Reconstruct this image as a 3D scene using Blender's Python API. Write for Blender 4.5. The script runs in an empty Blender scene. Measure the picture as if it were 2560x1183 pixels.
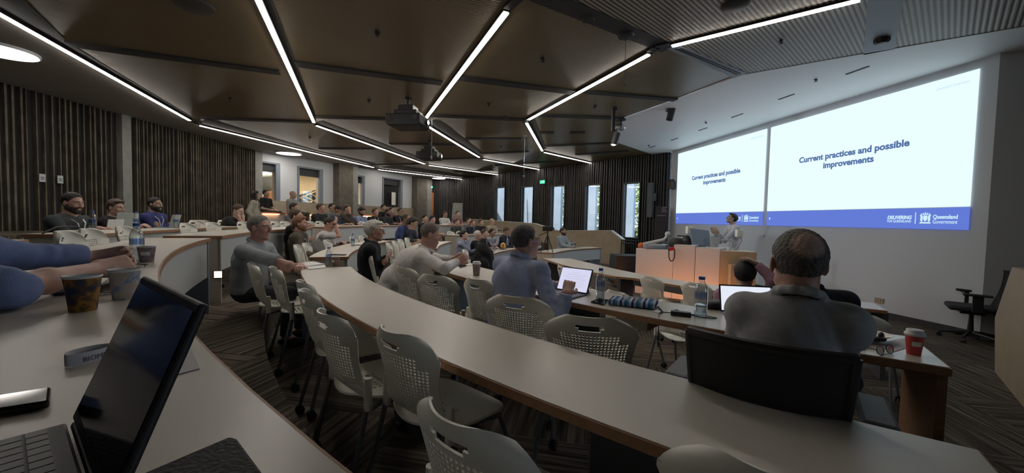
import bpy, bmesh, math, random
import numpy as np
from mathutils import Vector, Matrix
random.seed(7)
SC = bpy.context.scene
COL = SC.collection
# ---------------- camera, world, exposure ----------------
F = 980.0; PITCH = math.atan(.0425); ROLL = .022; EYE = 1.57
cp_, sp_ = math.cos(PITCH), math.sin(PITCH); cr_, sr_ = math.cos(ROLL), math.sin(ROLL)
cam = bpy.data.cameras.new('camera'); camo = bpy.data.objects.new('camera', cam); COL.objects.link(camo)
cam.sensor_width = 36; cam.lens = F / 2560 * 36; cam.clip_start = .03; cam.clip_end = 200
fw = Vector((0, cp_, -sp_)); u0 = Vector((0, sp_, cp_)); r0 = Vector((1, 0, 0))
right = r0 * cr_ + u0 * sr_; upv = -r0 * sr_ + u0 * cr_
camo.matrix_world = Matrix(((right.x, upv.x, -fw.x, 0), (right.y, upv.y, -fw.y, 0), (right.z, upv.z, -fw.z, EYE), (0, 0, 0, 1)))
SC.camera = camo
w = bpy.data.worlds.new('world'); SC.world = w; w.use_nodes = True
w.node_tree.nodes['Background'].inputs[0].default_value = (.62, .8, 1, 1)
w.node_tree.nodes['Background'].inputs[1].default_value = 2.6
sun = bpy.data.lights.new('sun', 'SUN'); sun.energy = 10; sun.angle = .02; suno = bpy.data.objects.new('sun', sun); COL.objects.link(suno)
_sd = Vector((.72, .58, -1.6)); suno.rotation_euler = _sd.to_track_quat('-Z', 'Y').to_euler()
SC.view_settings.view_transform = 'Standard'; SC.view_settings.look = 'None'; SC.view_settings.gamma = 1
SC.view_settings.use_curve_mapping = False; SC.view_settings.exposure = 0.0
SC.cycles.max_bounces = 6; SC.cycles.diffuse_bounces = 3; SC.cycles.glossy_bounces = 3; SC.cycles.transmission_bounces = 5; SC.cycles.transparent_max_bounces = 8
SC.cycles.caustics_reflective = False; SC.cycles.caustics_refractive = False
SC.cycles.sample_clamp_indirect = 4

# ---------------- survey helpers: where a sighted point stands in the room ----------------
def ray(x, y):
    a = (x - 1280) / F; b = (591.5 - y) / F
    return fw + right * a + upv * b
def P(x, y, z):
    d = ray(x, y); t = (z - EYE) / d.z
    return Vector((d.x * t, d.y * t, z))
def PD(x, y, Y):
    d = ray(x, y); return Vector((0, 0, EYE)) + d * (Y / d.y)
def PW(x, y, p0, d0):            # on the vertical plane through p0 along d0
    d = ray(x, y); n = Vector((d0[1], -d0[0], 0)); t = (Vector((p0[0], p0[1], 0)).dot(n)) / d.dot(n)
    return Vector((0, 0, EYE)) + d * t
O = Vector((6.3, 8.4, 0))        # centre of the curved rows
def pol(r, deg, z=0.0):
    return Vector((O.x + r * math.cos(math.radians(deg)), O.y + r * math.sin(math.radians(deg)), z))
def onrow(px, R, z, far=0):      # stand on the arc of radius R in the direction px
    sols = []; prev = None
    for k in range(0, 1401):
        a = -105 - k * .18; p = pol(R, a, z)
        v = p - Vector((0, 0, EYE)); dz = v.dot(fw)
        if dz < .05: prev = None; continue
        x = 1280 + F * v.dot(right) / dz
        if prev is not None and (prev[0] - px) * (x - px) <= 0 and abs(x - prev[0]) < 400: sols.append((dz, p))
        prev = (x, p)
    sols.sort(key=lambda s: s[0])
    return sols[min(far, len(sols) - 1)][1] if sols else pol(R, 180, z)

# ---------------- object helpers ----------------
def tag(o, label=None, cat=None, group=None, kind=None):
    if label: o['label'] = label
    if cat: o['category'] = cat
    if group: o['group'] = group
    if kind: o['kind'] = kind
    return o
def empty(name, loc=(0, 0, 0), rz=0.0):
    o = bpy.data.objects.new(name, None); COL.objects.link(o); o.location = loc; o.rotation_euler = (0, 0, rz); o.empty_display_size = .1
    return o
def thing(name, label, cat, loc=(0, 0, 0), rz=0.0, group=None):
    return tag(empty(name, loc, rz), label, cat, group)
class MB:
    def __init__(s): s.v = []; s.f = []; s.m = []; s.cur = 0
    def add(s, vs, fs):
        o = len(s.v); s.v += [tuple(v) for v in vs]; s.f += [tuple(i + o for i in f) for f in fs]; s.m += [s.cur] * len(fs); return s
    def box(s, lo, hi, rz=0, c=None):
        x0, y0, z0 = lo; x1, y1, z1 = hi
        vs = [Vector(p) for p in ((x0, y0, z0), (x1, y0, z0), (x1, y1, z0), (x0, y1, z0), (x0, y0, z1), (x1, y0, z1), (x1, y1, z1), (x0, y1, z1))]
        if rz:
            c = Vector(c) if c else Vector(((x0 + x1) / 2, (y0 + y1) / 2, 0)); R = Matrix.Rotation(rz, 3, 'Z'); vs = [c + R @ (v - c) for v in vs]
        return s.add(vs, [(0, 3, 2, 1), (4, 5, 6, 7), (0, 1, 5, 4), (1, 2, 6, 5), (2, 3, 7, 6), (3, 0, 4, 7)])
    def obox(s, c, ax, ay, az):   # oriented box, half-axes
        c, ax, ay, az = map(Vector, (c, ax, ay, az))
        vs = [c + ax * i + ay * j + az * k for k in (-1, 1) for i, j in ((-1, -1), (1, -1), (1, 1), (-1, 1))]
        return s.add(vs, [(0, 3, 2, 1), (4, 5, 6, 7), (0, 1, 5, 4), (1, 2, 6, 5), (2, 3, 7, 6), (3, 0, 4, 7)])
    def bar(s, a, b, w, h, up=(0, 0, 1)):
        a, b = Vector(a), Vector(b); d = (b - a); L = d.length; d.normalize(); up = Vector(up)
        if abs(d.dot(up)) > .99: up = Vector((1, 0, 0))
        sd = d.cross(up).normalized(); u = sd.cross(d)
        return s.obox((a + b) / 2, d * L / 2, sd * w / 2, u * h / 2)
    def tube(s, pts, r, n=10, cap=True):
        pts = [Vector(p) for p in pts]; rs = r if isinstance(r, (list, tuple)) else [r] * len(pts)
        o = len(s.v); prev = None
        for i, p in enumerate(pts):
            d = (pts[min(i + 1, len(pts) - 1)] - pts[max(i - 1, 0)]).normalized()
            a = prev if prev is not None else (Vector((0, 0, 1)) if abs(d.z) < .9 else Vector((1, 0, 0)))
            a = (a - d * a.dot(d)).normalized(); prev = a; b = d.cross(a)
            for k in range(n):
                t = 2 * math.pi * k / n; s.v.append(tuple(p + (a * math.cos(t) + b * math.sin(t)) * rs[i]))
        for i in range(len(pts) - 1):
            for k in range(n):
                s.f.append((o + i * n + k, o + i * n + (k + 1) % n, o + (i + 1) * n + (k + 1) % n, o + (i + 1) * n + k)); s.m.append(s.cur)
        if cap:
            s.f.append(tuple(o + k for k in reversed(range(n)))); s.m.append(s.cur)
            e = o + (len(pts) - 1) * n; s.f.append(tuple(e + k for k in range(n))); s.m.append(s.cur)
        return s
    def lathe(s, prof, n=24, c=(0, 0, 0)):   # list of (r, z)
        c = Vector(c); o = len(s.v)
        for r, z in prof:
            for k in range(n):
                t = 2 * math.pi * k / n; s.v.append((c.x + r * math.cos(t), c.y + r * math.sin(t), c.z + z))
        for i in range(len(prof) - 1):
            for k in range(n):
                s.f.append((o + i * n + k, o + i * n + (k + 1) % n, o + (i + 1) * n + (k + 1) % n, o + (i + 1) * n + k)); s.m.append(s.cur)
        return s
    def disc(s, c, r, n=24, nz=1):
        c = Vector(c); vs = [c + Vector((r * math.cos(2 * math.pi * k / n), r * math.sin(2 * math.pi * k / n), 0)) for k in range(n)]
        return s.add(vs, [tuple(range(n)) if nz > 0 else tuple(reversed(range(n)))])
    def ell(s, c, r, n=16, m=10, R=None):
        c = Vector(c); o = len(s.v)
        for i in range(m + 1):
            ph = math.pi * i / m
            for k in range(n):
                t = 2 * math.pi * k / n; v = Vector((r[0] * math.sin(ph) * math.cos(t), r[1] * math.sin(ph) * math.sin(t), r[2] * math.cos(ph)))
                if R: v = R @ v
                s.v.append(tuple(c + v))
        for i in range(m):
            for k in range(n):
                s.f.append((o + i * n + k, o + (i + 1) * n + k, o + (i + 1) * n + (k + 1) % n, o + i * n + (k + 1) % n)); s.m.append(s.cur)
        return s
    def prism(s, poly, z0, z1):
        n = len(poly); vs = [(p[0], p[1], z0) for p in poly] + [(p[0], p[1], z1) for p in poly]
        return s.add(vs, [tuple(reversed(range(n))), tuple(range(n, 2 * n))] + [(i, (i + 1) % n, n + (i + 1) % n, n + i) for i in range(n)])
    def extr(s, poly, d):         # any planar polygon pushed along d
        n = len(poly); d = Vector(d); vs = [Vector(p) for p in poly]; vs += [v + d for v in vs]
        return s.add(vs, [tuple(range(n)), tuple(reversed(range(n, 2 * n)))] + [(i, n + i, n + (i + 1) % n, (i + 1) % n) for i in range(n)])
    def arc(s, ra, rb, a0, a1, z0, z1, step=2.0):
        n = max(2, int(abs(a1 - a0) / step)); o = len(s.v)
        for i in range(n + 1):
            a = a0 + (a1 - a0) * i / n
            for r, z in ((ra, z0), (rb, z0), (rb, z1), (ra, z1)): s.v.append(tuple(pol(r, a, z)))
        for i in range(n):
            for k in range(4): s.f.append((o + 4 * i + k, o + 4 * i + (k + 1) % 4, o + 4 * i + 4 + (k + 1) % 4, o + 4 * i + 4 + k)); s.m.append(s.cur)
        s.f += [(o + 3, o + 2, o + 1, o), (o + 4 * n, o + 4 * n + 1, o + 4 * n + 2, o + 4 * n + 3)]; s.m += [s.cur] * 2
        return s
    def mesh(s, name, mats, smooth=False):
        me = bpy.data.meshes.new(name); me.from_pydata(s.v, [], s.f)
        for m in (mats if isinstance(mats, (list, tuple)) else [mats]): me.materials.append(m)
        if any(s.m): me.polygons.foreach_set('material_index', s.m)
        bm = bmesh.new(); bm.from_mesh(me); bmesh.ops.remove_doubles(bm, verts=bm.verts, dist=1e-6); bmesh.ops.recalc_face_normals(bm, faces=bm.faces); bm.to_mesh(me); bm.free()
        if smooth:
            me.polygons.foreach_set('use_smooth', [True] * len(me.polygons))
            try: me.set_sharp_from_angle(angle=math.radians(40))
            except Exception: pass
        me.update(); return me
    def build(s, name, mats, parent=None, smooth=False, bevel=0, kind=None):
        o = bpy.data.objects.new(name, s.mesh(name, mats, smooth)); COL.objects.link(o)
        if parent is not None: o.parent = parent
        if bevel:
            b = o.modifiers.new('bevel', 'BEVEL'); b.width = bevel; b.segments = 2; b.limit_method = 'ANGLE'
        if kind: o['kind'] = kind
        return o
def copy_tree(o, parent=None):
    c = o.copy(); COL.objects.link(c)
    if parent is not None: c.parent = parent
    for ch in list(o.children): copy_tree(ch, c)
    return c

# ---------------- materials ----------------
def mat(name, col, rough=.6, metal=0.0, emit=None, es=1.0, trans=0.0, noise=None, bump=None, spec=None, ior=None, alpha=None, sheen=0):
    m = bpy.data.materials.new(name); m.use_nodes = True; nt = m.node_tree; b = nt.nodes['Principled BSDF']
    b.inputs['Base Color'].default_value = (*col, 1); b.inputs['Roughness'].default_value = rough; b.inputs['Metallic'].default_value = metal
    if emit: b.inputs['Emission Color'].default_value = (*emit, 1); b.inputs['Emission Strength'].default_value = es
    if trans: b.inputs['Transmission Weight'].default_value = trans
    if ior: b.inputs['IOR'].default_value = ior
    if spec is not None: b.inputs['Specular IOR Level'].default_value = spec
    if sheen: b.inputs['Sheen Weight'].default_value = sheen
    if noise:   # (scale, colour2, detail)
        tc = nt.nodes.new('ShaderNodeTexCoord'); n = nt.nodes.new('ShaderNodeTexNoise'); n.inputs['Scale'].default_value = noise[0]; n.inputs['Detail'].default_value = 4
        r = nt.nodes.new('ShaderNodeValToRGB'); r.color_ramp.elements[0].position = .35; r.color_ramp.elements[1].position = .65
        r.color_ramp.elements[0].color = (*col, 1); r.color_ramp.elements[1].color = (*noise[1], 1)
        nt.links.new(tc.outputs['Object'], n.inputs['Vector']); nt.links.new(n.outputs['Fac'], r.inputs['Fac']); nt.links.new(r.outputs['Color'], b.inputs['Base Color'])
    if bump:    # (scale, strength)
        tc = nt.nodes.new('ShaderNodeTexCoord'); n = nt.nodes.new('ShaderNodeTexNoise'); n.inputs['Scale'].default_value = bump[0]; n.inputs['Detail'].default_value = 3
        bp = nt.nodes.new('ShaderNodeBump'); bp.inputs['Strength'].default_value = bump[1]; bp.inputs['Distance'].default_value = .01
        nt.links.new(tc.outputs['Object'], n.inputs['Vector']); nt.links.new(n.outputs['Fac'], bp.inputs['Height']); nt.links.new(bp.outputs['Normal'], b.inputs['Normal'])
    return m
def ribbed(name, dark, light, deg, pitch, rough=.45, ratio=.4, bumps=.6):   # fine grooves running along direction deg
    m = bpy.data.materials.new(name); m.use_nodes = True; nt = m.node_tree; b = nt.nodes['Principled BSDF']; b.inputs['Roughness'].default_value = rough
    g = nt.nodes.new('ShaderNodeNewGeometry'); mp = nt.nodes.new('ShaderNodeMapping'); mp.inputs['Rotation'].default_value = (0, 0, math.radians(-deg))
    wv = nt.nodes.new('ShaderNodeTexWave'); wv.wave_type = 'BANDS'; wv.bands_direction = 'Y'; wv.inputs['Scale'].default_value = 1 / pitch * .314159; wv.inputs['Distortion'].default_value = 0
    r = nt.nodes.new('ShaderNodeValToRGB'); r.color_ramp.elements[0].position = ratio; r.color_ramp.elements[1].position = ratio + .15
    r.color_ramp.elements[0].color = (*dark, 1); r.color_ramp.elements[1].color = (*light, 1)
    n = nt.nodes.new('ShaderNodeTexNoise'); n.inputs['Scale'].default_value = .9; n.inputs['Detail'].default_value = 3
    mx = nt.nodes.new('ShaderNodeMix'); mx.data_type = 'RGBA'; mx.blend_type = 'MULTIPLY'; mx.inputs['Factor'].default_value = .35
    L = nt.links.new
    L(g.outputs['Position'], mp.inputs['Vector']); L(mp.outputs['Vector'], wv.inputs['Vector']); L(wv.outputs['Fac'], r.inputs['Fac'])
    L(g.outputs['Position'], n.inputs['Vector']); L(r.outputs['Color'], mx.inputs['A']); L(n.outputs['Fac'], mx.inputs['B']); L(mx.outputs['Result'], b.inputs['Base Color'])
    bp = nt.nodes.new('ShaderNodeBump'); bp.inputs['Strength'].default_value = bumps; bp.inputs['Distance'].default_value = .006
    L(wv.outputs['Fac'], bp.inputs['Height']); L(bp.outputs['Normal'], b.inputs['Normal'])
    return m
def carpet():
    m = bpy.data.materials.new('carpet'); m.use_nodes = True; nt = m.node_tree; b = nt.nodes['Principled BSDF']; b.inputs['Roughness'].default_value = .95; b.inputs['Specular IOR Level'].default_value = .1
    L = nt.links.new; g = nt.nodes.new('ShaderNodeNewGeometry')
    rot = nt.nodes.new('ShaderNodeMapping'); rot.inputs['Rotation'].default_value = (0, 0, math.radians(12)); L(g.outputs['Position'], rot.inputs['Vector'])
    ck = nt.nodes.new('ShaderNodeTexChecker'); ck.inputs['Scale'].default_value = .9; L(rot.outputs['Vector'], ck.inputs['Vector'])
    outs = []
    for sc in ((1.6, 44, 2), (44, 1.6, 2)):
        mp = nt.nodes.new('ShaderNodeMapping'); mp.inputs['Scale'].default_value = sc; L(rot.outputs['Vector'], mp.inputs['Vector'])
        n = nt.nodes.new('ShaderNodeTexNoise'); n.inputs['Scale'].default_value = 1; n.inputs['Detail'].default_value = 3; L(mp.outputs['Vector'], n.inputs['Vector']); outs.append(n.outputs['Fac'])
    mx = nt.nodes.new('ShaderNodeMix'); mx.data_type = 'FLOAT'; L(ck.outputs['Fac'], mx.inputs['Factor']); L(outs[0], mx.inputs['A']); L(outs[1], mx.inputs['B'])
    r = nt.nodes.new('ShaderNodeValToRGB'); e = r.color_ramp.elements; e[0].position = .34; e[0].color = (.04, .032, .025, 1); e[1].position = .72; e[1].color = (.22, .185, .15, 1)
    k = e.new(.5); k.color = (.09, .075, .06, 1)
    L(mx.outputs['Result'], r.inputs['Fac']); L(r.outputs['Color'], b.inputs['Base Color'])
    return m
def glassy(name, tint=(1, 1, 1), gloss=.08, rough=.02):   # thin pane
    m = bpy.data.materials.new(name); m.use_nodes = True; nt = m.node_tree; nt.nodes.remove(nt.nodes['Principled BSDF'])
    t = nt.nodes.new('ShaderNodeBsdfTransparent'); t.inputs[0].default_value = (*tint, 1); g = nt.nodes.new('ShaderNodeBsdfGlossy'); g.inputs['Roughness'].default_value = rough
    fr = nt.nodes.new('ShaderNodeLayerWeight'); fr.inputs['Blend'].default_value = .35
    mp = nt.nodes.new('ShaderNodeMapRange'); mp.inputs['To Min'].default_value = gloss; mp.inputs['To Max'].default_value = .75
    mx = nt.nodes.new('ShaderNodeMixShader'); L = nt.links.new
    L(fr.outputs['Facing'], mp.inputs['Value']); L(mp.outputs['Result'], mx.inputs[0]); L(t.outputs[0], mx.inputs[1]); L(g.outputs[0], mx.inputs[2]); L(mx.outputs[0], nt.nodes['Material Output'].inputs[0])
    return m
M = dict(
 plaster=mat('plaster_grey', (.58, .61, .64), .8, bump=(40, .05)),
 plaster_w=mat('plaster_white', (.62, .64, .66), .7),
 soffit=mat('soffit', (.42, .40, .37), .75),
 white_ceil=mat('white_ceiling', (.90, .93, .96), .5),
 dark=mat('dark_band', (.035, .037, .042), .6),
 darkwall=mat('dark_wall', (.016, .015, .015), .75),
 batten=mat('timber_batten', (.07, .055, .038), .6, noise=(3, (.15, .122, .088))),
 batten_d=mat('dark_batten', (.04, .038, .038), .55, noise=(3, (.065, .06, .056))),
 wood=mat('pale_ply', (.34, .275, .19), .5, noise=(5, (.38, .31, .22))),
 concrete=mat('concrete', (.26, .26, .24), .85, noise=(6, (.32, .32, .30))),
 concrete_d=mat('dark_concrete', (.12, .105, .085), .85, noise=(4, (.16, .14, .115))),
 strip=mat('light_diffuser', (.9, .9, .9), .5, emit=(1, .93, .84), es=30.0),
 lamp=mat('lamp_diffuser', (.9, .9, .9), .5, emit=(1, .93, .86), es=9.0),
 spot=mat('spot_lens', (.9, .9, .9), .5, emit=(1, .92, .8), es=8.0),
 warm=mat('warm_glow', (.9, .6, .4), .5, emit=(1, .42, .2), es=2.2),
 warmstep=mat('step_light_lens', (.9, .7, .5), .5, emit=(1, .6, .38), es=5),
 black=mat('black_plastic', (.018, .018, .02), .45),
 blackm=mat('black_metal', (.03, .03, .033), .4, metal=.5),
 grille=mat('speaker_grille', (.05, .045, .04), .7),
 screen=mat('projected_slide', (.02, .02, .02), .9, emit=(.66, .81, .86), es=1.25),
 band=mat('projected_blue', (.02, .02, .02), .9, emit=(.115, .19, .66), es=1.0),
 stxt=mat('slide_text', (.02, .02, .02), .9, emit=(.085, .16, .37), es=1.0),
 sfaint=mat('slide_faint_text', (.02, .02, .02), .9, emit=(.58, .76, .82), es=1.0),
 swhite=mat('slide_white_text', (.02, .02, .02), .9, emit=(.62, .85, .95), es=1.0),
 carpet=carpet(),
 top=mat('white_laminate', (.60, .555, .49), .33, bump=(300, .02)),
 edge=mat('timber_edge', (.30, .155, .075), .5, noise=(30, (.36, .19, .1))),
 panel=mat('panel_white', (.55, .57, .57), .5),
 panel_e=mat('panel_ply', (.50, .45, .38), .55, noise=(60, (.46, .41, .34))),
 leg_b=mat('blue_grey_panel', (.24, .29, .36), .5),
 pedestal=mat('pedestal_grey', (.10, .11, .125), .55),
 chair=mat('chair_shell', (.92, .895, .80), .42),
 steel=mat('grey_steel', (.30, .31, .33), .35, metal=.6),
 glass=glassy('window_glass'),
)
M['ceil'] = ribbed('ribbed_timber', (.10, .078, .045), (.31, .24, .13), 15, .035, rough=.33, ratio=.3, bumps=.25)
M['ceil2'] = ribbed('ribbed_timber_pale', (.09, .08, .07), (.62, .56, .47), 42, .052, rough=.5, ratio=.35)
# ---------------- floor tiers ----------------
HC = 4.07
def structure(o): o['kind'] = 'structure'; return o
def tier(name, r_in, z, zb):
    m = MB(); n = 110; vs = []
    for i in range(n + 1):
        a = -82 - (232) * i / n; vs += [pol(r_in, a, zb), pol(r_in, a, z), pol(27, a, z), pol(27, a, zb)]
    fs = []
    for i in range(n):
        o = 4 * i
        for k in range(4): fs.append((o + k, o + (k + 1) % 4, o + 4 + (k + 1) % 4, o + 4 + k))
    fs += [(3, 2, 1, 0), (4 * n, 4 * n + 1, 4 * n + 2, 4 * n + 3)]
    m.add(vs, fs)
    return structure(m.build(name, M['carpet']))
m = MB(); m.prism([(-10.4, -6.3), (9.7, -6.3), (9.7, 5.0), (5.9, 14.4), (-2.6, 24.6), (-6.0, 24.9), (-10.4, 17.2)], -.2, 0); structure(m.build('floor', M['carpet']))
T1, T2, T3 = 7.25, 9.82, 14.1
tier('floor_tier', T1, .3, 0); tier('floor_tier', T2, .6, .3); tier('floor_tier', T3, .9, .6); tier('floor_tier', 14.95, 1.12, .9)

# ---------------- ceiling ----------------
_c = FWpre = None
def ceil_poly():
    q = [P(1150, 447.5, HC), P(1676, 381, HC)]
    e = q[1] + (q[1] - q[0]).normalized() * .3
    return [(-10.4, -6.3), (9.7, -6.3), (9.7, 5.0), (e.x, e.y), (q[0].x, q[0].y + .1), (-6.0, 24.9), (-10.4, 17.2)]
m = MB(); m.prism(ceil_poly(), HC, HC + .2); structure(m.build('ceiling', M['ceil']))
def cpoly(name, pts, mt, th=.012, kind='structure'):
    q = [P(x, y, HC) for x, y in pts]; mm = MB(); mm.prism([(p.x, p.y) for p in q], HC - th, HC + .01); return mm.build(name, mt, kind=kind)
cpoly('ceiling_panel', [(1430, 0), (1860, 184), (2160, 130), (2600, 58), (2760, -140), (2500, -320), (1300, -240), (1250, -80)], M['ceil2'])
cpoly('ceiling_bulkhead', [(1558, 294), (1700, 243), (1838, 190), (1860, 184), (2160, 131), (2600, 56), (2900, -20), (3100, 20), (2530, 152), (2230, 240), (1676, 392), (1640, 388), (1545, 356), (1537, 340)], M['white_ceil'], .02)
m = MB(); wl = -10.12
pts = [P(-330, -160, HC), P(0, 40, HC), P(478, 303, HC), P(498, 314, HC), P(935, 421, HC), P(1207, 456, HC)]
m.prism([(p.x, p.y) for p in pts] + [(-3.0, 24.6), (-6.2, 25.5), (wl - .3, 16.5), (wl - .3, -6)], HC - .02, HC + .01); structure(m.build('ceiling_soffit', M['soffit']))
# dark service slots in the ceiling
def slot(a, b, w0, mt='dark'):
    a, b = P(*a, HC), P(*b, HC); mm = MB(); mm.bar((a.x, a.y, HC - .012), (b.x, b.y, HC - .012), w0, .03); return mm
k = 0
for a, b, wd in (((172, 108), (700, 180), .20), ((738, 158), (1105, 206), .22), ((1150, 193), (1440, 230), .22), ((1440, 226), (1690, 248), .16), ((505, 294), (780, 304), .2), ((790, 291), (975, 297), .2), ((1085, 288), (1318, 299), .2), ((1335, 286), (1556, 295), .2),
                ((1165, 346), (1305, 346), .2), ((975, 359), (1140, 361), .2), ((1350, 331), (1385, 331), .2), ((1425, 331), (1462, 331), .2), ((1365, 364), (1530, 357), .2), ((1205, 383), (1320, 378), .2), ((1090, 398), (1200, 394), .2),
                ((800, 371), (935, 371), .2), ((900, 413), (1060, 409), .2), ((1440, 386), (1570, 376), .2), ((1240, 413), (1400, 402), .2), ((1140, 430), (1230, 425), .2)):
    slot(a, b, wd).build('ceiling_slot', M['dark'], kind='structure'); k += 1
for pg in ([(-300, -160), (0, 36), (475, 303), (480, 292), (245, 152), (170, 104), (60, 0), (-60, -90)], [(498, 306), (935, 414), (940, 408), (800, 378), (520, 298)], [(632, -30), (785, 299), (792, 296), (738, 150), (668, -30)], [(790, 306), (1062, 405), (1066, 399), (900, 338), (806, 302)], [(1066, 303), (1198, 388), (1204, 380), (1100, 302)], [(1320, 303), (1358, 374), (1366, 371), (1336, 300)], [(945, 418), (1207, 450), (1210, 446), (1000, 414)]):
    cpoly('ceiling_gap_shade', pg, M['dark'], .006)  # flat dark sheets: shade of the voids beside the strips put into colour
m = MB()
q = [P(x, y, HC) for x, y in ((1225, -60), (1330, 0), (1655, 128), (1685, 110), (1440, 0), (1330, -60))]
m.prism([(p.x, p.y) for p in q], HC - .02, HC + .01)
m.build('ceiling_slot', M['dark'], kind='structure')
M['bluegrey'] = mat('blue_grey_strip', (.33, .38, .45), .55)
cpoly('ceiling_strip', [(2168, -120), (2169, 0), (2159, 134), (2237, 119), (2258, 0), (2270, -120)], M['bluegrey'], .02)
m = MB(); q = [P(x, y, HC) for x, y in ((1668, 118), (1700, 112), (1868, 180), (1835, 192))]; m.prism([(p.x, p.y) for p in q], HC - .022, HC)
dif = m.build('air_diffuser', M['bluegrey']); tag(dif, 'long blue-grey linear air diffuser beside the white front ceiling', 'air vent')
for (a, b) in (((1690, 118), (1842, 183)), ((1700, 118), (1850, 181))):
    a, b = P(*a, HC), P(*b, HC); mm = MB(); mm.bar((a.x, a.y, HC - .026), (b.x, b.y, HC - .026), .022, .012); mm.build('slot', M['black'], dif)
# smaller slots in the white ceiling
wdesc = ['nearest the camera', 'second nearest the camera', 'third nearest the camera', 'above the left slide', 'second from the far end', 'at the far end']
for i, (x, y, L) in enumerate(((2143, 176, .34), (1966, 242, .34), (1843, 289, .34), (1757, 323, .34), (1686, 348, .34), (1631, 367, .34))):
    p = P(x, y, HC - .02); mm = MB(); mm.obox((p.x, p.y, p.z - .004), (.03, -L / 2, 0), (.014, .002, 0), (0, 0, .006)); mm.build('ceiling_vent', M['black'])
    tag(bpy.context.scene.objects[-1] if False else COL.objects[-1], 'short black slot vent in the white front ceiling, ' + wdesc[i], 'air vent', 'slot vents in the white ceiling')

# ---------------- walls ----------------
def dirv(x, y):
    d = ray(x, y); v = Vector((d.x, d.y, 0)); return v.normalized()
def wall(name, p0, p1, z0, z1, mt, openings=(), th=.18, out=None):
    """vertical wall p0->p1 with rectangular openings (s0,s1,za,zb); thickness grows away from the room"""
    p0, p1 = Vector((p0[0], p0[1], 0)), Vector((p1[0], p1[1], 0)); d = (p1 - p0); L = d.length; d.normalize(); n = Vector((d.y, -d.x, 0))
    if out is not None and n.dot(Vector((out[0], out[1], 0))) < 0: n = -n
    mm = MB(); s = 0
    def blk(s0, s1, a, b):
        if s1 - s0 < 1e-4 or b - a < 1e-4: return
        c = p0 + d * ((s0 + s1) / 2) + n * th / 2 + Vector((0, 0, (a + b) / 2)); mm.obox(c, d * (s1 - s0) / 2, n * th / 2, (0, 0, (b - a) / 2))
    for (s0, s1, za, zb) in sorted(openings):
        blk(s, s0, z0, z1); blk(s0, s1, z0, za); blk(s0, s1, zb, z1); s = s1
    blk(s, L, z0, z1)
    return structure(mm.build(name, mt)), p0, d, n, L
def battens(name, p0, p1, z0, z1, mt, pitch, wd, dp, openings=(), inn=None, jitter=.3):
    p0, p1 = Vector((p0[0], p0[1], 0)), Vector((p1[0], p1[1], 0)); d = (p1 - p0); L = d.length; d.normalize(); n = Vector((d.y, -d.x, 0))
    if n.dot(Vector((inn[0], inn[1], 0))) < 0: n = -n
    mm = MB(); s = pitch / 2
    while s < L:
        w_ = wd * (1 + random.uniform(-jitter, jitter)); dd = dp * (1 + random.uniform(-.3, .3))
        spans = [(z0, z1)]
        for (s0, s1, za, zb) in openings:
            if s0 - .03 < s < s1 + .03: spans = [(z0, za), (zb, z1)]
        for a, b in spans:
            mm.obox(p0 + d * s + n * dd / 2 + Vector((0, 0, (a + b) / 2)), d * w_ / 2, n * dd / 2, (0, 0, (b - a) / 2))
        s += pitch * (1 + random.uniform(-.25, .25) * (jitter > 0))
    return structure(mm.build(name, mt))
# front (screen) wall
FB = P(2400, 837, 0); FD = -dirv(1125, 547)          # FD points towards us
FN = Vector((FD.y, -FD.x, 0));                        # into the wall? fixed below
if FN.x < 0: FN = -FN                                 # away from the room
def FW(x, y): return PW(x, y, FB, FD)
far = FW(1676, 500); near = FW(2474, 500); 
wall('wall_front', (far.x, far.y), (near.x, near.y), 0, HC, M['plaster'], out=FN)
c1 = Vector((near.x, near.y, 0)); c2 = c1 + FN * .35 + FD * .28
wall('wall_front_return', (c1.x, c1.y), (c2.x, c2.y), 0, HC, M['plaster'], out=(1, 1))
c3 = c2 + FD * 8.0
wall('wall_front_dark', (c2.x, c2.y), (c3.x, c3.y), 0, HC, M['darkwall'], out=FN)
m = MB(); m.bar(Vector((far.x, far.y, .05)) - FN * .008, Vector((near.x, near.y, .05)) - FN * .008, .016, .1); structure(m.build('baseboard_front', M['dark']))
# window wall on the right (daylight side)
WA = FW(1676, 381); WA = Vector((WA.x, WA.y, 0)); WBp = P(1150, 447.5, HC); WBp = Vector((WBp.x, WBp.y, 0))
WDv = (WBp - WA).normalized(); WN = Vector((WDv.y, -WDv.x, 0));
if WN.y < 0: WN = -WN
ops = []; winpx = ((1240, 1264, 470, 572), (1307, 1335, 468, 577), (1381, 1414, 466, 594), (1467, 1503, 463, 590), (1563, 1602, 459, 620))
for (x0, x1, y0, y1) in winpx:
    a = PW(x1, y0, WA, WDv); b = PW(x0, y0, WA, WDv)
    s0 = (Vector((a.x, a.y, 0)) - WA).length; s1 = (Vector((b.x, b.y, 0)) - WA).length
    ops.append((s0, s1, 1.0, (a.z + b.z) / 2))
wall('wall_right', WA, WBp, 0, HC, M['darkwall'], ops, th=.12, out=WN)
battens('trim_1', WA, WBp, 0, HC - .02, M['batten_d'], .11, .045, .05, ops, inn=-WN, jitter=.1)
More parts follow.
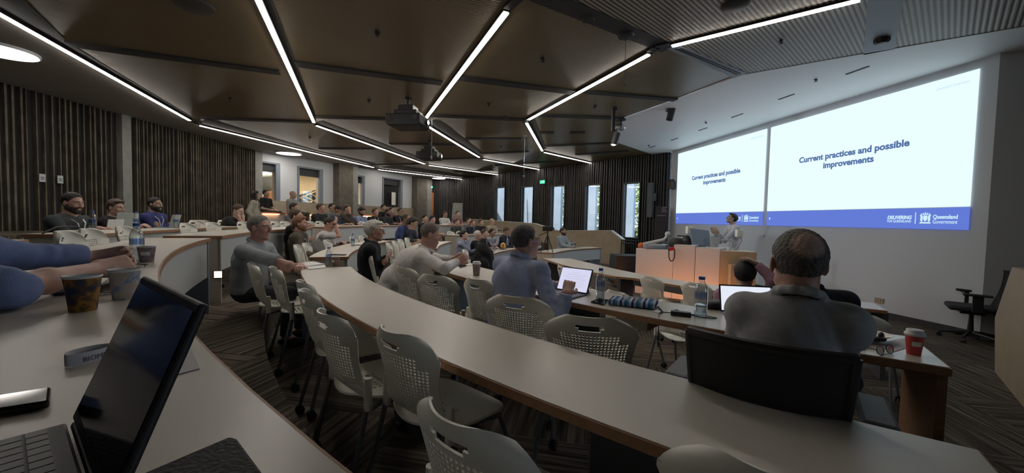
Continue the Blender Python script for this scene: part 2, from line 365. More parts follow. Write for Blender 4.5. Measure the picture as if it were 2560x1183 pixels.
for i, (s0, s1, za, zb) in enumerate(ops):
    mm = MB(); c = WA + WDv * ((s0 + s1) / 2)
    for q0, q1, a, b in ((s0 - .05, s0, za - .05, zb + .05), (s1, s1 + .05, za - .05, zb + .05), (s0, s1, za - .05, za), (s0, s1, zb, zb + .05)):
        mm.obox(WA + WDv * ((q0 + q1) / 2) - WN * .01 + Vector((0, 0, (a + b) / 2)), WDv * (q1 - q0) / 2, WN * .07, (0, 0, (b - a) / 2))
    fr = structure(mm.build('window_%d' % (i + 1), M['black']))
    mm = MB(); mm.obox(c + WN * .06 + Vector((0, 0, (za + zb) / 2)), WDv * (s1 - s0) / 2, WN * .004, (0, 0, (zb - za) / 2)); mm.build('pane', M['glass'], fr)
# back walls: plaster wall with internal windows, end wall with timber door
B0 = P(634, 384, HC); B0 = Vector((wl, B0.y * wl / B0.x if False else 16.0, 0)); B0.y = ray(636, 384).y / ray(636, 384).x * wl
B1 = P(1066, 447, HC); B1 = Vector((B1.x, B1.y, 0)); BD = (B1 - B0).normalized(); BN = Vector((-BD.y, BD.x, 0));
if BN.y < 0: BN = -BN
iw = ((652, 690, 408, 505), (745, 799, 422, 509), (876, 905, 440, 512), (957, 1001, 448, 519)); iops = []
for (x0, x1, y0, y1) in iw:
    a = PW(x0, y0, B0, BD); b = PW(x1, y0, B0, BD); lo = PW((x0 + x1) / 2, y1, B0, BD)
    iops.append(((Vector((a.x, a.y, 0)) - B0).length, (Vector((b.x, b.y, 0)) - B0).length, lo.z, (a.z + b.z) / 2))
wall('wall_back', B0, B1, 0, HC, M['plaster_w'], iops, th=.25, out=BN)
M['frame'] = mat('window_frame_grey', (.20, .23, .27), .5)
for i, (s0, s1, za, zb) in enumerate(iops):
    mm = MB()
    for q0, q1, a, b in ((s0 - .04, s0 + .03, za - .05, zb + .05), (s1 - .04, s1 + .14, za - .05, zb + .05), (s0, s1, za - .05, za + .02), (s0, s1, zb - .02, zb + .05)):
        mm.obox(B0 + BD * ((q0 + q1) / 2) - BN * .0 + Vector((0, 0, (a + b) / 2)), BD * (q1 - q0) / 2, BN * .06, (0, 0, (b - a) / 2))
    fr = structure(mm.build('window_%d' % (i + 6), M['frame']))
    mm = MB(); mm.obox(B0 + BD * ((s0 + s1) / 2) + BN * .09 + Vector((0, 0, zb - .17)), BD * (s1 - s0) / 2, BN * .02, (0, 0, .17)); mm.build('blind', M['dark'], fr)
    mm = MB(); mm.obox(B0 + BD * ((s0 + s1) / 2) + BN * .12 + Vector((0, 0, (za + zb) / 2)), BD * (s1 - s0) / 2, BN * .004, (0, 0, (zb - za) / 2)); mm.build('pane', M['glass'], fr)
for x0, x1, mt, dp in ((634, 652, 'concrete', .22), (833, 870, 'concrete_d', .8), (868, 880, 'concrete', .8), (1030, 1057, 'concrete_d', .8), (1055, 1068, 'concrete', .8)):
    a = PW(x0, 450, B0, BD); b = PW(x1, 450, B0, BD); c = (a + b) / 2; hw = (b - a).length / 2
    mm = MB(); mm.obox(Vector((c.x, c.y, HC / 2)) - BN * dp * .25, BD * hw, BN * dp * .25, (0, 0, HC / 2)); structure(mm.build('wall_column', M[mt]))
# end wall with the door
E1 = B1; E2 = WBp
wall('wall_end', E1, E2, 0, HC, M['darkwall'], out=(0, 1))
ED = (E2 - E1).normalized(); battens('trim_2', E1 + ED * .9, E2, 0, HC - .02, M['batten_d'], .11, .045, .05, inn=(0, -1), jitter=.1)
a = PW(1069, 482, E1, ED); b = PW(1085, 482, E1, ED)
mm = MB(); mm.obox(Vector(((a.x + b.x) / 2, (a.y + b.y) / 2 - .05, (a.z + .6) / 2)), ED * (b - a).length / 2, (0, .03, 0), (0, 0, (a.z - .6) / 2)); M['door'] = mat('orange_timber', (.42, .17, .06), .5, noise=(12, (.5, .22, .08)))
dr = structure(mm.build('door_1', M['door'])); mm = MB(); mm.tube([(b.x - .12, b.y - .1, 1.5), (b.x - .12, b.y - .1, 1.9)], .015, 8); mm.build('door_handle', M['steel'], dr)
# left wall with rippled timber battens
wall('wall_left', (wl, -6), (wl, B0.y), 0, HC, M['darkwall'], out=(-1, 0))
ya = ray(295, 400).y / ray(295, 400).x * wl; yb = ray(318, 400).y / ray(318, 400).x * wl
battens('trim_3', (wl, -6), (wl, ya), 0, HC - .02, M['batten'], .125, .028, .06, inn=(1, 0), jitter=.45)
battens('trim_4', (wl, yb), (wl, B0.y), 0, HC - .02, M['batten'], .115, .028, .06, inn=(1, 0), jitter=.3)
mm = MB(); mm.box((wl, ya, 0), (wl + .12, yb, HC)); structure(mm.build('wall_pilaster', M['concrete']))
wall('wall_rear', (wl, -6), (9.5, -6), 0, HC, M['darkwall'], out=(0, -1))

# timber balustrade in front of the daylight windows
def balus(name, pts, zb, th, mt, inn, label, capm=None):
    """pts: list of (px,py) along the sloping top; stands on a line 1 m inside the window wall"""
    mm = MB(); n = Vector(inn)
    top = [PW(x, y, WA - WN * 1.0, WDv) for x, y in pts]
    poly = top + [Vector((top[-1].x, top[-1].y, zb)), Vector((top[0].x, top[0].y, zb))]
    mm.extr(poly, n * th); o = mm.build(name, mt); tag(o, label, 'balustrade')
    mm = MB()
    for a, b in zip(top[:-1], top[1:]): mm.bar(a + n * th / 2 + Vector((0, 0, .008)), b + n * th / 2 + Vector((0, 0, .008)), th + .02, .018)
    mm.build('capping', capm or mt, o); return o
M['cap'] = mat('pale_capping', (.66, .66, .62), .3)
balus('balustrade', [(1150, 560), (1182, 549), (1290, 556), (1334, 559), (1393, 577), (1527, 577), (1557, 600)], 0, .14, M['wood'], WN, 'pale timber balustrade stepping down below the daylight windows', M['cap'])
mm = MB(); q = [P(2487, 930, 0), P(2585, 1050, 0)]; zz = lambda p, py: PD(0, 0, 1).z
A_, B_ = q; dd = (B_ - A_).normalized(); nn = Vector((-dd.y, dd.x, 0));
if nn.x < 0: nn = -nn
def on(px, py): return PW(px, py, A_, dd)
t0, t1, t2 = on(2487, 795), on(2530, 668), on(2620, 668)
mm.extr([A_, t0, t1, Vector((t2.x, t2.y, t1.z)), Vector((t2.x, t2.y, 0))], nn * .14)
o = mm.build('balustrade', M['wood']); tag(o, 'pale timber balustrade with sloping end at the right edge beside the black swivel chair', 'balustrade')

# timber wainscot along the back wall, and the warm-lit top table
a = PW(640, 505, B0 - BN * .1, BD); L = (B1 - B0).length
mm = MB(); c = B0 + BD * (L / 2 + .2) - BN * .06 + Vector((0, 0, 1.07)); mm.obox(c, BD * (L / 2 - .2), BN * .05, (0, 0, 1.07)); structure(mm.build('trim_5', M['wood']))
# ---------------- screens ----------------
def text_mesh(body, size, align='LEFT', off=0.0, ex=.002, shear=0.0, sp=1.0, sx=1.0):
    cu = bpy.data.curves.new('t', 'FONT'); cu.body = body; cu.size = size; cu.align_x = align; cu.offset = off; cu.extrude = ex; cu.shear = shear; cu.space_character = sp; cu.resolution_u = 3
    o = bpy.data.objects.new('t', cu); COL.objects.link(o); bpy.context.view_layer.update()
    me = bpy.data.meshes.new_from_object(o.evaluated_get(bpy.context.evaluated_depsgraph_get())); bpy.data.objects.remove(o)
    if sx != 1: me.transform(Matrix.Diagonal((sx, 1, 1, 1)))
    return me
def text(name, parent, body, size, loc, mt, align='LEFT', off=0.0, rot=(0, 0, 0), ex=.002, shear=0.0, sp=1.0, sx=1.0):
    me = text_mesh(body, size, align, off, ex, shear, sp, sx); me.materials.clear(); me.materials.append(mt); o = bpy.data.objects.new(name, me); COL.objects.link(o); o.parent = parent; o.location = loc; o.rotation_euler = rot; return o
sr = [FW(1925, 321), FW(2438, 175), FW(2408, 572), FW(1917, 566)]
W_ = (Vector((FW(2423, 400).x, FW(2423, 400).y, 0)) - Vector((FW(1921, 400).x, FW(1921, 400).y, 0))).length
ztop = (FW(1925, 321).z + FW(2438, 175).z) / 2; zbot = (FW(2408, 572).z + FW(1917, 566).z) / 2; zmid = (FW(2413, 517).z + FW(1917, 528).z) / 2
print('screen', W_, ztop, zbot, zmid)
H_ = ztop - zbot; hb = zmid - zbot
def make_screen(label):
    t = thing('projection_screen', label, 'screen', group='projected slides on the front wall')
    def quad(name, x0, y0, x1, y1, mt, z=0.0, th=.01):
        mm = MB(); mm.box((x0, y0, z), (x1, y1, z + th)); return mm.build(name, mt, t)
    quad('slide_area', 0, hb, W_, H_, M['screen']); quad('slide_footer', 0, 0, W_, hb - .012, M['band'])
    zt1 = hb + .52 * (H_ - hb)
    for nm, body, size, x0, x1, z, mt_, off, sh in (('slide_title', 'Current practices and possible', .165, .22, .78, zt1, 'stxt', .006, 0), ('slide_title', 'improvements', .165, .373, .633, zt1 - .185, 'stxt', .006, 0), ('slide_header', 'Queensland Government', .075, .865, .976, H_ * .93, 'sfaint', 0, .3),
            ('page_number', '1', .07, .022, .03, hb * .42, 'swhite', 0, 0), ('slogan', 'DELIVERING', .082, .709, .807, hb * .46, 'swhite', .003, .2), ('slogan', 'FOR QUEENSLAND', .056, .709, .805, hb * .30, 'swhite', .0005, .08),
            ('government_name', 'Queensland', .088, .884, .966, hb * .48, 'swhite', .002, 0), ('government_name', 'Government', .088, .884, .966, hb * .26, 'swhite', 0, 0)):
        o = text(nm, t, body, size, (0, z, .014), M[mt_], off=off, shear=sh, ex=.001); xs = [v.co.x for v in o.data.vertices]; k_ = (x1 - x0) * W_ / (max(xs) - min(xs)); o.data.transform(Matrix.Diagonal((k_, 1, 1, 1))); o.location.x = x0 * W_ - min(xs) * k_
    quad('divider', W_ * .8195, hb * .24, W_ * .8215, hb * .78, M['swhite'], .002, .014)
    # crest: crown tuft, shield between two supporters, ribbon
    mm = MB(); cx, cy = W_ * .857, hb * .52; s = .19
    def poly(pts): mm.extr([(cx + x * s, cy + y * s, .014) for x, y in pts], (0, 0, .003))
    poly([(-.13, .2), (.13, .2), (.16, -.02), (.1, -.2), (0, -.3), (-.1, -.2), (-.16, -.02)])
    for k in range(5):
        a = -.24 + k * .12; poly([(a - .05, .25), (a + .05, .25), (a * 1.25 + .03, .46 - abs(a) * .4), (a * 1.25 - .03, .46 - abs(a) * .4)])
    for sgn in (-1, 1):
        poly([(sgn * .19, -.05), (sgn * .2, .16), (sgn * .33, .28), (sgn * .4, .2), (sgn * .33, .08), (sgn * .36, -.12), (sgn * .3, -.32), (sgn * .2, -.32)])
    poly([(-.36, -.36), (.36, -.36), (.4, -.48), (-.4, -.48)])
    mm.build('crest', M['swhite'], t)
    return t
def frame_mat(x, y, z): return Matrix(((FD.x, 0, -FN.x, x), (FD.y, 0, -FN.y, y), (0, 1, 0, z), (0, 0, 0, 1)))
p = FW(1921, 500); s1 = make_screen('larger-looking right-hand projected slide, nearer the camera, with the crest fully visible'); q = Vector((p.x, p.y, 0)) - FN * .015; s1.matrix_world = frame_mat(q.x, q.y, zbot)
s2 = copy_tree(s1); s2['label'] = 'left-hand projected slide behind the presenter on the front wall'
p = FW(1911, 500); q = Vector((p.x, p.y, 0)) - FD * W_ - FN * .015; s2.matrix_world = frame_mat(q.x, q.y, zbot)
# the two slides' light
# ---------------- linear lights ----------------
LS = [((1330, -40), (1560, -420), 'leaning back above the nearest rows toward the rear'), ((-1500, -640), (-290, -128), 'rearmost strip beside the left batten wall'),
      ((-260, -120), (475, 298), 'running above the left batten wall'), ((498, 310), (935, 417), 'second along the left soffit edge'), ((945, 422), (1207, 453), 'farthest along the soffit edge toward the door'),
      ((470, -400), (785, 303), 'coming down steeply at upper left of centre'), ((790, 310), (1062, 408), 'following on beyond the steep left-centre strip'), ((1072, 411), (1295, 442), 'far centre strip behind the second projector'),
      ((1268, 20), (1060, 298), 'leaning left above the nearer projector'), ((1062, 307), (1198, 391), 'beside the nearer projector lens'), ((1208, 396), (1393, 430), 'far strip right of the projectors'),
      ((1625, 128), (1320, 296), 'leaning left in front of the white ceiling'), ((1316, 303), (1356, 375), 'short strip right of centre'), ((1360, 378), (1510, 413), 'far strip above the daylight windows'),
      ((2160, -12), (1675, 109), 'crossing the pale ribbed ceiling at upper right')]
for a, b, ds in LS:
    a, b = P(*a, HC), P(*b, HC); t = thing('linear_light', 'white linear ceiling light ' + ds, 'ceiling light', ((a.x + b.x) / 2, (a.y + b.y) / 2, HC), group='linear ceiling lights')
    c = t.location.copy(); mm = MB(); mm.bar(Vector((a.x, a.y, HC - .02)) - c, Vector((b.x, b.y, HC - .02)) - c, .095, .04); mm.build('housing', M['black'], t)
    d = (b - a).normalized(); mm = MB(); mm.bar(Vector((a.x, a.y, HC - .044)) + d * .03 - c, Vector((b.x, b.y, HC - .044)) - d * .03 - c, .064, .012); mm.build('diffuser', M['strip'], t)
# dark joint pieces between strips
for pts in (((475, 298), (498, 310)), ((1268, 20), (1290, 0), (1310, -20)), ((1625, 128), (1640, 116), (1675, 109)), ((935, 417), (945, 422)), ((1320, 296), (1316, 303))):
    mm = MB(); q = [P(x, y, HC - .02) for x, y in pts]
    for a, b in zip(q[:-1], q[1:]): mm.bar(a, b, .11, .04)
    mm.build('light_joint', M['black'], kind='structure')
# round lights
for x, y, wpx, ds in ((-2, 119, 136, 'at the left edge of the room'), (722, 381, 58, 'over the standing woman'), (1097, 444, 34, 'near the far orange door')):
    c = P(x, y, HC); r = wpx / 2 / F * (c - Vector((0, 0, EYE))).dot(fw)
    t = thing('round_light', 'large round flush ceiling light ' + ds, 'ceiling light', (c.x, c.y, HC - .02), group='round ceiling lights')
    mm = MB(); mm.lathe([(0, 0), (r, 0), (r, -.035), (r * .97, -.045), (r * .95, -.04)], 36); mm.build('rim', M['plaster_w'], t, smooth=True)
    mm = MB(); mm.lathe([(r * .95, -.04), (r * .6, -.05), (0, -.052)], 36); mm.build('diffuser', M['lamp'], t, smooth=True)
for i, (x, y) in enumerate(((652, 391), (738, 407), (817, 418), (889, 429), (957, 438))):
    c = P(x, y, HC - .02); t = thing('downlight', 'small recessed downlight over the back wall, %s from the batten wall' % ('nearest', 'second', 'third', 'fourth', 'farthest')[i], 'ceiling light', c, group='small downlights')
    mm = MB(); mm.lathe([(.0, 0), (.09, 0), (.09, -.012), (.07, -.012)], 20); mm.build('rim', M['plaster_w'], t); mm = MB(); mm.disc((0, 0, -.013), .07, 20, -1); mm.build('lens', M['lamp'], t)
# round ceiling speakers
for x, y, wpx, ds in ((485, 14, 86, 'at upper left between two light strips'), (1838, 12, 66, 'in the pale ribbed ceiling at upper right'), (1470, 46, 34, 'in the dark service band'), (1262, 296, 24, 'in the slot right of the nearer projector')):
    c = P(x, y, HC - .015); r = wpx / 2 / F * (c - Vector((0, 0, EYE))).dot(fw); mm = MB(); mm.lathe([(0, -.03), (r * .85, -.028), (r, -.012), (r, .02)], 32)
    tag(mm.build('ceiling_speaker', M['grille'], smooth=True), None); o = COL.objects[-1]; 
    oc = o.data; oc.transform(Matrix.Translation((0, 0, 0))); o.location = c; tag(o, 'round dark ceiling speaker ' + ds, 'speaker', 'ceiling speakers')
# sprinklers
SPR = [(943, 79), (1357, 145), (1953, 100), (2040, 195), (923, 250), (1222, 258), (1487, 264), (1765, 303), (1622, 361), (1252, 365), (775, 343), (575, 244), (1110, 480 - 40)]
spn = ['upper left of centre', 'right of the leaning light strip', 'in the pale ribbed ceiling', 'nearest in the white ceiling', 'left of the nearer projector', 'right of the nearer projector', 'before the white ceiling', 'above the left slide', 'at the far end of the white ceiling', 'beyond the short strip', 'beyond the steep strip', 'left of the steep strip', 'near the far round light']
for (x, y), ds in zip(SPR, spn):
    c = P(x, y, HC); mm = MB(); mm.lathe([(0, 0), (.045, 0), (.04, -.012), (.012, -.016), (.01, -.05), (.0, -.05)], 12); mm.lathe([(0, -.062), (.03, -.06), (.03, -.056), (0, -.056)], 12); mm.obox((0, 0, -.045), (.004, 0, 0), (0, .004, 0), (0, 0, .018)); mm.obox((.0, .0, -.03), (.028, 0, 0), (0, .005, 0), (0, 0, .006))
    o = mm.build('sprinkler', M['blackm']); o.location = c; tag(o, 'small ceiling sprinkler ' + ds, 'sprinkler', 'ceiling sprinklers')
c = P(2205, 97, HC - .02); mm = MB(); mm.lathe([(0, -.07), (.06, -.065), (.085, -.04), (.085, 0)], 8); o = mm.build('sensor', M['black']); o.location = c; tag(o, 'faceted black sensor on the blue-grey ceiling strip', 'sensor')
c = P(1565, 88, HC - .02); mm = MB(); mm.lathe([(0, -.03), (.1, -.025), (.11, 0)], 20); mm.tube([(0, 0, -.02), (0, 0, -.62)], .003, 6); mm.lathe([(0, -.66), (.012, -.65), (.012, -.62), (0, -.61)], 10); o = mm.build('ceiling_microphone', M['black'], smooth=True); o.location = c; tag(o, 'thin hanging microphone on a black ceiling rose in the dark band', 'microphone', 'hanging microphones')
c = P(1312, 340, HC); mm = MB(); mm.lathe([(0, -.02), (.06, -.02), (.06, 0)], 16); mm.tube([(0, 0, -.02), (0, 0, -1.15)], .004, 6); mm.lathe([(0, -1.25), (.03, -1.2), (.03, -1.17), (0, -1.15)], 10); o = mm.build('ceiling_microphone', M['steel'], smooth=True); o.location = c; tag(o, 'thin hanging microphone dropping toward the second daylight window', 'microphone', 'hanging microphones')
c = P(1080, 292, HC); mm = MB(); mm.lathe([(0, -.02), (.06, -.02), (.06, 0)], 16); mm.tube([(0, 0, -.02), (0, 0, -.98)], .004, 6); mm.lathe([(0, -1.06), (.022, -1.03), (.022, -.98), (0, -.97)], 10); o = mm.build('ceiling_microphone', M['steel'], smooth=True); o.location = c; tag(o, 'thin hanging microphone between the two projectors', 'microphone', 'hanging microphones')
M['gloss_'] = mat('projector_black', (.007, .007, .008), .5)
def projector(px, py, wpx, label):
    top = P(px + 1, py - 58 * wpx / 85, HC); Z = (top - Vector((0, 0, EYE))).dot(fw); s = wpx / F * Z
    t = thing('projector', label, 'projector', (top.x, top.y, HC), math.radians(-8), 'ceiling projectors')
    c = PD(px, py, top.y); dz = c.z - HC; h = s * .30
    mm = MB(); mm.tube([(0, 0, 0), (0, 0, dz + h * 1.45)], .025, 12); mm.lathe([(0, -.0), (.07, 0), (.07, -.02), (.03, -.03)], 16); mm.build('pole', M['black'], t, smooth=True)
    mm = MB(); mm.box((-s * .22, -s * .2, dz + h * .95), (s * .22, s * .2, dz + h * 1.45)); mm.box((-s * .32, -s * .26, dz + h * .5), (s * .34, s * .26, dz + h * .95)); mm.build('bracket', M['black'], t, bevel=.012)
    mm = MB(); mm.extr([(-s * .5, -s * .4, dz + h * .5), (s * .5, -s * .4, dz + h * .5), (s * .5, -s * .4, dz - h * .35), (s * .42, -s * .4, dz - h * .6), (-s * .42, -s * .4, dz - h * .6), (-s * .5, -s * .4, dz - h * .3)], (0, s * .8, 0)); mm.build('casing', M['gloss_'], t, bevel=.02)
    mm = MB(); mm.obox((-s * .4, -s * .405, dz + h * .08), (s * .06, 0, 0), (0, .006, 0), (0, 0, h * .3)); mm.obox((s * .36, -s * .405, dz + h * .12), (s * .06, 0, 0), (0, .006, 0), (0, 0, h * .22)); mm.build('vent', M['grille'], t)
    mm = MB(); mm.tube([(s * .5, s * .1, dz), (s * .56, s * .1, dz)], [.07, .06], 20); mm.build('lens_ring', M['blackm'], t, smooth=True); mm = MB(); mm.tube([(s * .562, s * .1, dz), (s * .575, s * .1, dz)], [.045, .03], 16); mm.build('lens', M['spot'], t)
    pl = bpy.data.lights.new('projector_beam', 'SPOT'); pl.energy = 160; pl.color = (.72, .86, 1); pl.spot_size = math.radians(52); pl.spot_blend = .6; pl.shadow_soft_size = .04; po = bpy.data.objects.new('projector_beam', pl); COL.objects.link(po)
    po.location = Vector((top.x, top.y, HC)) + Vector((s * .66, s * .02, dz)); po.rotation_euler = (Vector((6.3, 9.0, 2.6)) - po.location).to_track_quat('-Z', 'Y').to_euler()
    return t
projector(1020, 305, 88, 'nearer black projector hanging from a pole, lens glowing'); projector(1073, 390, 54, 'farther black projector hanging on a pole behind the nearer one')
def spotlight(px, py, L, label, lit):
    c = PD(px, py, 8.6); t = thing('spotlight', label, 'spotlight', (c.x, c.y, HC - .02), math.radians(10), 'track spotlights')
    dz = c.z - HC
    mm = MB(); mm.box((-.05, -.05, -.06), (.05, .05, 0)); mm.box((-.045, -.03, dz * .75), (.02, .03, -.05)); mm.build('bracket', M['black'], t, bevel=.005)
    mm = MB(); mm.tube([(.09, 0, dz + L / 2), (.02, 0, dz - L / 2)], [.075, .07], 20); mm.build('barrel', M['black'], t, smooth=True)
    mm = MB(); mm.tube([(.02, 0, dz - L / 2 - .0), (.0195, 0, dz - L / 2 - .004)], .058, 20); mm.build('lens', M['spot'] if lit else M['blackm'], t)
spotlight(1672, 280, .30, 'unlit black tubular spotlight hanging before the white ceiling', False); spotlight(1533, 345, .26, 'lit black tubular spotlight at the corner of the white ceiling', True)
c = P(1552, 296, HC); t = thing('ceiling_camera', 'clear-domed camera on a bracket at the edge of the white ceiling', 'camera', c)
mm = MB(); mm.lathe([(0, 0), (.12, 0), (.12, -.05), (.03, -.06), (.03, -.16), (.0, -.16)], 20); mm.build('bracket', M['blackm'], t, smooth=True)
mm = MB(); mm.ell((0, 0, -.22), (.13, .13, .08), 20, 10); mm.build('dome', glassy('dome_glass', (.9, .93, .95), .15), t, smooth=True); mm = MB(); mm.ell((0, 0, -.22), (.05, .05, .05), 14, 8); mm.build('lens', M['steel'], t, smooth=True)
# exit signs
M['exit'] = mat('exit_green', (.02, .2, .1), .5, emit=(.03, .75, .38), es=1.1); M['exitw'] = mat('exit_white', (.5, .9, .7), .5, emit=(.45, 1, .7), es=1.2)
def exit_sign(c, s, rz, label):
    t = thing('exit_sign', label, 'sign', c, rz, 'green exit signs')
    mm = MB(); mm.box((-s * .55, .0, -s * .28), (s * .55, .06, s * .28)); mm.build('casing', M['black'], t); mm = MB(); mm.box((-s * .5, -.006, -s * .23), (s * .5, .0, s * .23)); mm.build('face', M['exit'], t)
    mm = MB()                      # running figure, door and arrow
    y0 = -.01
    mm.tube([(0, y0, s * .13), (0, y0 + .004, s * .13)], s * .045, 10); mm.bar((0, y0, s * .08), (-.02, y0, -s * .04), .004, s * .06, (1, 0, 0)); mm.bar((-.02, y0, -s * .03), (-s * .1, y0, -s * .17), .004, s * .05, (1, 0, 0)); mm.bar((-.01, y0, -s * .03), (s * .07, y0, -s * .15), .004, s * .05, (1, 0, 0)); mm.bar((-s * .08, y0, s * .02), (s * .1, y0, s * .05), .004, s * .03)
    mm.box((s * .2, y0, -s * .17), (s * .36, y0 + .004, s * .17)); mm.box((-s * .42, y0, -s * .03), (-s * .24, y0 + .004, s * .03)); mm.add([(-s * .24, y0, s * .09), (-s * .24, y0, -s * .09), (-s * .14, y0, 0)], [(0, 1, 2)])
    mm.build('pictogram', M['exitw'], t)
c = PW(1356, 455, WA - WN * .12, WDv); exit_sign(c, .34, math.atan2(WDv.y, WDv.x) + math.pi, 'green exit sign between the second and third daylight windows')
c = PW(1076, 468, E1 + Vector((0, -.12, 0)), ED); exit_sign(c, .30, 0, 'green exit sign above the orange timber door')

# ---------------- outside the daylight windows ----------------
M['fin'] = mat('outside_concrete', (.30, .38, .46), .8, noise=(1.2, (.36, .44, .52)))
M['leaf'] = mat('sunlit_leaf', (.26, .36, .10), .7, noise=(3, (.42, .5, .16)))
for i, (s0, s1, za, zb) in enumerate(ops):
    a = PW(winpx[i][0] - 9, 520, WA + WN * 2.4, WDv); b = PW((1272, 1342, 1404, 1491, 1586)[i], 520, WA + WN * 2.4, WDv); a.z = b.z = 0
    mm = MB(); mm.obox(((a + b) / 2) + Vector((0, 0, 1.8)), (b - a) / 2, WN * .08, (0, 0, 2.6)); tag(mm.build('facade_fin', M['fin']), 'pale sunlit facade fin outside the %s daylight window from the door end' % ('fifth', 'fourth', 'third', 'second', 'nearest')[4 - i].replace('nearest', 'nearest').replace('fifth', 'first'), 'wall fin', 'facade fins outside')
mm = MB(); mm.box((-14, 15, -.6), (30, 45, -.5)); structure(mm.build('ground', mat('outside_ground', (.3, .33, .2), .9)))
def tree(c, label):
    t = thing('tree', label, 'tree', (c.x, c.y, -.5), group='trees outside'); rnd = random.Random(int(c.x * 100))
    mm = MB(); mm.tube([(0, 0, 0), (.1, 0, 1.5), (0, .1, 3)], [.16, .12, .07], 8); mm.build('trunk', M['batten'], t)
    mm = MB()
    for k in range(4200):
        p = Vector((rnd.gauss(0, 1.0), rnd.gauss(0, .8), rnd.uniform(.4, 6.5))); r = rnd.uniform(.06, .13)
        a = Vector((rnd.uniform(-1, 1), rnd.uniform(-1, 1), rnd.uniform(-1, 1))).normalized(); b = a.cross(Vector((.3, .5, .8))).normalized()
        mm.add([p - a * r, p + b * r * .5, p + a * r, p - b * r * .5], [(0, 1, 2, 3)])
    mm.build('foliage', M['leaf'], t)
for (x, ds) in ((1600, 'leafy tree outside the nearest daylight window'), (1500, 'leafy tree outside the fourth daylight window'), (1412, 'leafy tree outside the middle daylight window')):
    c = PW(x, 520, WA + WN * 7, WDv); tree(c, ds)

# ---------------- room beyond the internal windows ----------------
q0 = B0 + BN * .3 - BD * 1.5; q1 = B1 + BN * .3 + BD * .5
M['lobby'] = mat('lobby_wall', (.66, .58, .44), .8)
mm = MB(); cc = (q0 + q1) / 2; hl = (q1 - q0).length / 2
mm.obox(cc + BN * 3.6 + Vector((0, 0, 2)), BD * hl, BN * .05, (0, 0, 2.1)); structure(mm.build('wall_lobby', M['lobby']))
mm = MB(); mm.obox(cc + BN * 1.8 + Vector((0, 0, 4.05)), BD * hl, BN * 1.8, (0, 0, .05)); mm.obox(cc + BN * 1.8 + Vector((0, 0, .5)), BD * hl, BN * 1.8, (0, 0, .05)); structure(mm.build('floor_lobby', M['lobby']))
mm = MB(); mm.obox(q0 + BN * 1.8 + Vector((0, 0, 2)), BD * .05, BN * 1.8, (0, 0, 2.1)); mm.obox(q1 + BN * 1.8 + Vector((0, 0, 2)), BD * .05, BN * 1.8, (0, 0, 2.1)); structure(mm.build('wall_lobby_end', M['lobby']))
for k in (-.55, -.2, .25):
    c = cc + BD * hl * k + BN * 1.6; al = bpy.data.lights.new('lobby_lamp', 'AREA'); al.energy = 130; al.size = 1.0; al.color = (1, .8, .55); ao = bpy.data.objects.new('lobby_lamp', al); COL.objects.link(ao); ao.location = (c.x, c.y, 3.9)
def inlob(px, py, dist): return PW(px, py, B0 + BN * dist, BD)
c = inlob(666, 454, 1.6); mm = MB(); mm.ell((0, 0, 0), (.62, .62, .42), 24, 14); mm.tube([(0, 0, .4), (0, 0, 4 - c.z)], .01, 6); o = mm.build('pendant_lamp', mat('pendant_grey', (.42, .47, .46), .6), smooth=True); o.location = c; tag(o, 'large grey oval pendant lamp beyond the first internal window', 'lamp')
a, b = inlob(668, 477, 2.2), inlob(680, 500, 2.2); mm = MB(); mm.obox((a + b) / 2, BD * .13, BN * .1, (0, 0, .24)); tag(mm.build('wall_panel', mat('orange_panel', (.8, .3, .04), .5)), 'orange panel seen through the first internal window', 'wall panel')
a = inlob(683, 490, 2.3); t = thing('bookshelf', 'dark bookshelf beyond the first internal window beside the orange panel', 'shelf', (a.x, a.y, .55), math.atan2(BD.y, BD.x))
mm = MB(); mm.box((-.03, -.15, 0), (0, .15, a.z + .0)); mm.box((.6, -.15, 0), (.63, .15, a.z)); [mm.box((0, -.15, z), (.6, .15, z + .03)) for z in (.3, .6, .9, 1.2, 1.45)]; mm.build('carcass', M['batten'], t)
mm = MB(); [mm.box((.02 + i * .055, -.1, z + .03), (.065 + i * .055, .1, z + .2 + .05 * (i % 3))) for i in range(10) for z in (.6, .9, 1.2)]; mm.build('books', mat('book_spines', (.35, .14, .08), .7, noise=(6, (.1, .12, .14))), t)
t = thing('staircase', 'dark staircase with pale edges beyond the second internal window', 'staircase'); mm = MB()
a, b, c, d = inlob(744, 505, 1.2), inlob(800, 470, 2.6), inlob(775, 497, 1.2), inlob(800, 509, 1.0)
M['pale'] = mat('pale_edge', (.85, .68, .4), .6)
mm.extr([inlob(740, 490, 1.3), inlob(805, 470, 1.3), inlob(805, 545, 1.3), inlob(740, 545, 1.3)], BN * .04); mm.build('panel', M['black'], t)
mm = MB()
for (x0, y0), (x1, y1) in (((742, 490), (772, 506)), ((772, 506), (802, 496)), ((742, 498), (802, 474)), ((760, 490), (790, 506)), ((776, 484), (802, 500))): mm.bar(inlob(x0, y0, 1.27), inlob(x1, y1, 1.27), .04, .05)
mm.build('stringer', M['pale'], t)
p = inlob(886, 500, 1.0); t = thing('poster_stand', 'blue and white display stand beyond the third internal window', 'display', (p.x, p.y, .55), math.atan2(BD.y, BD.x)); mm = MB(); mm.box((-.35, -.02, 0), (.35, .02, p.z - .3)); mm.build('base', mat('teal_board', (.05, .22, .28), .6), t); mm = MB(); mm.box((-.3, -.025, p.z - .55), (.15, .025, p.z - .05)); mm.build('board', M['plaster_w'], t)
p = PW(984, 497, B0 - BN * .08, BD); mm = MB(); mm.obox(p, BD * .16, BN * .004, (0, 0, .36)); tag(mm.build('paper_notice', mat('paper', (.75, .74, .70), .8)), 'white paper notice taped inside the fourth internal window', 'notice')
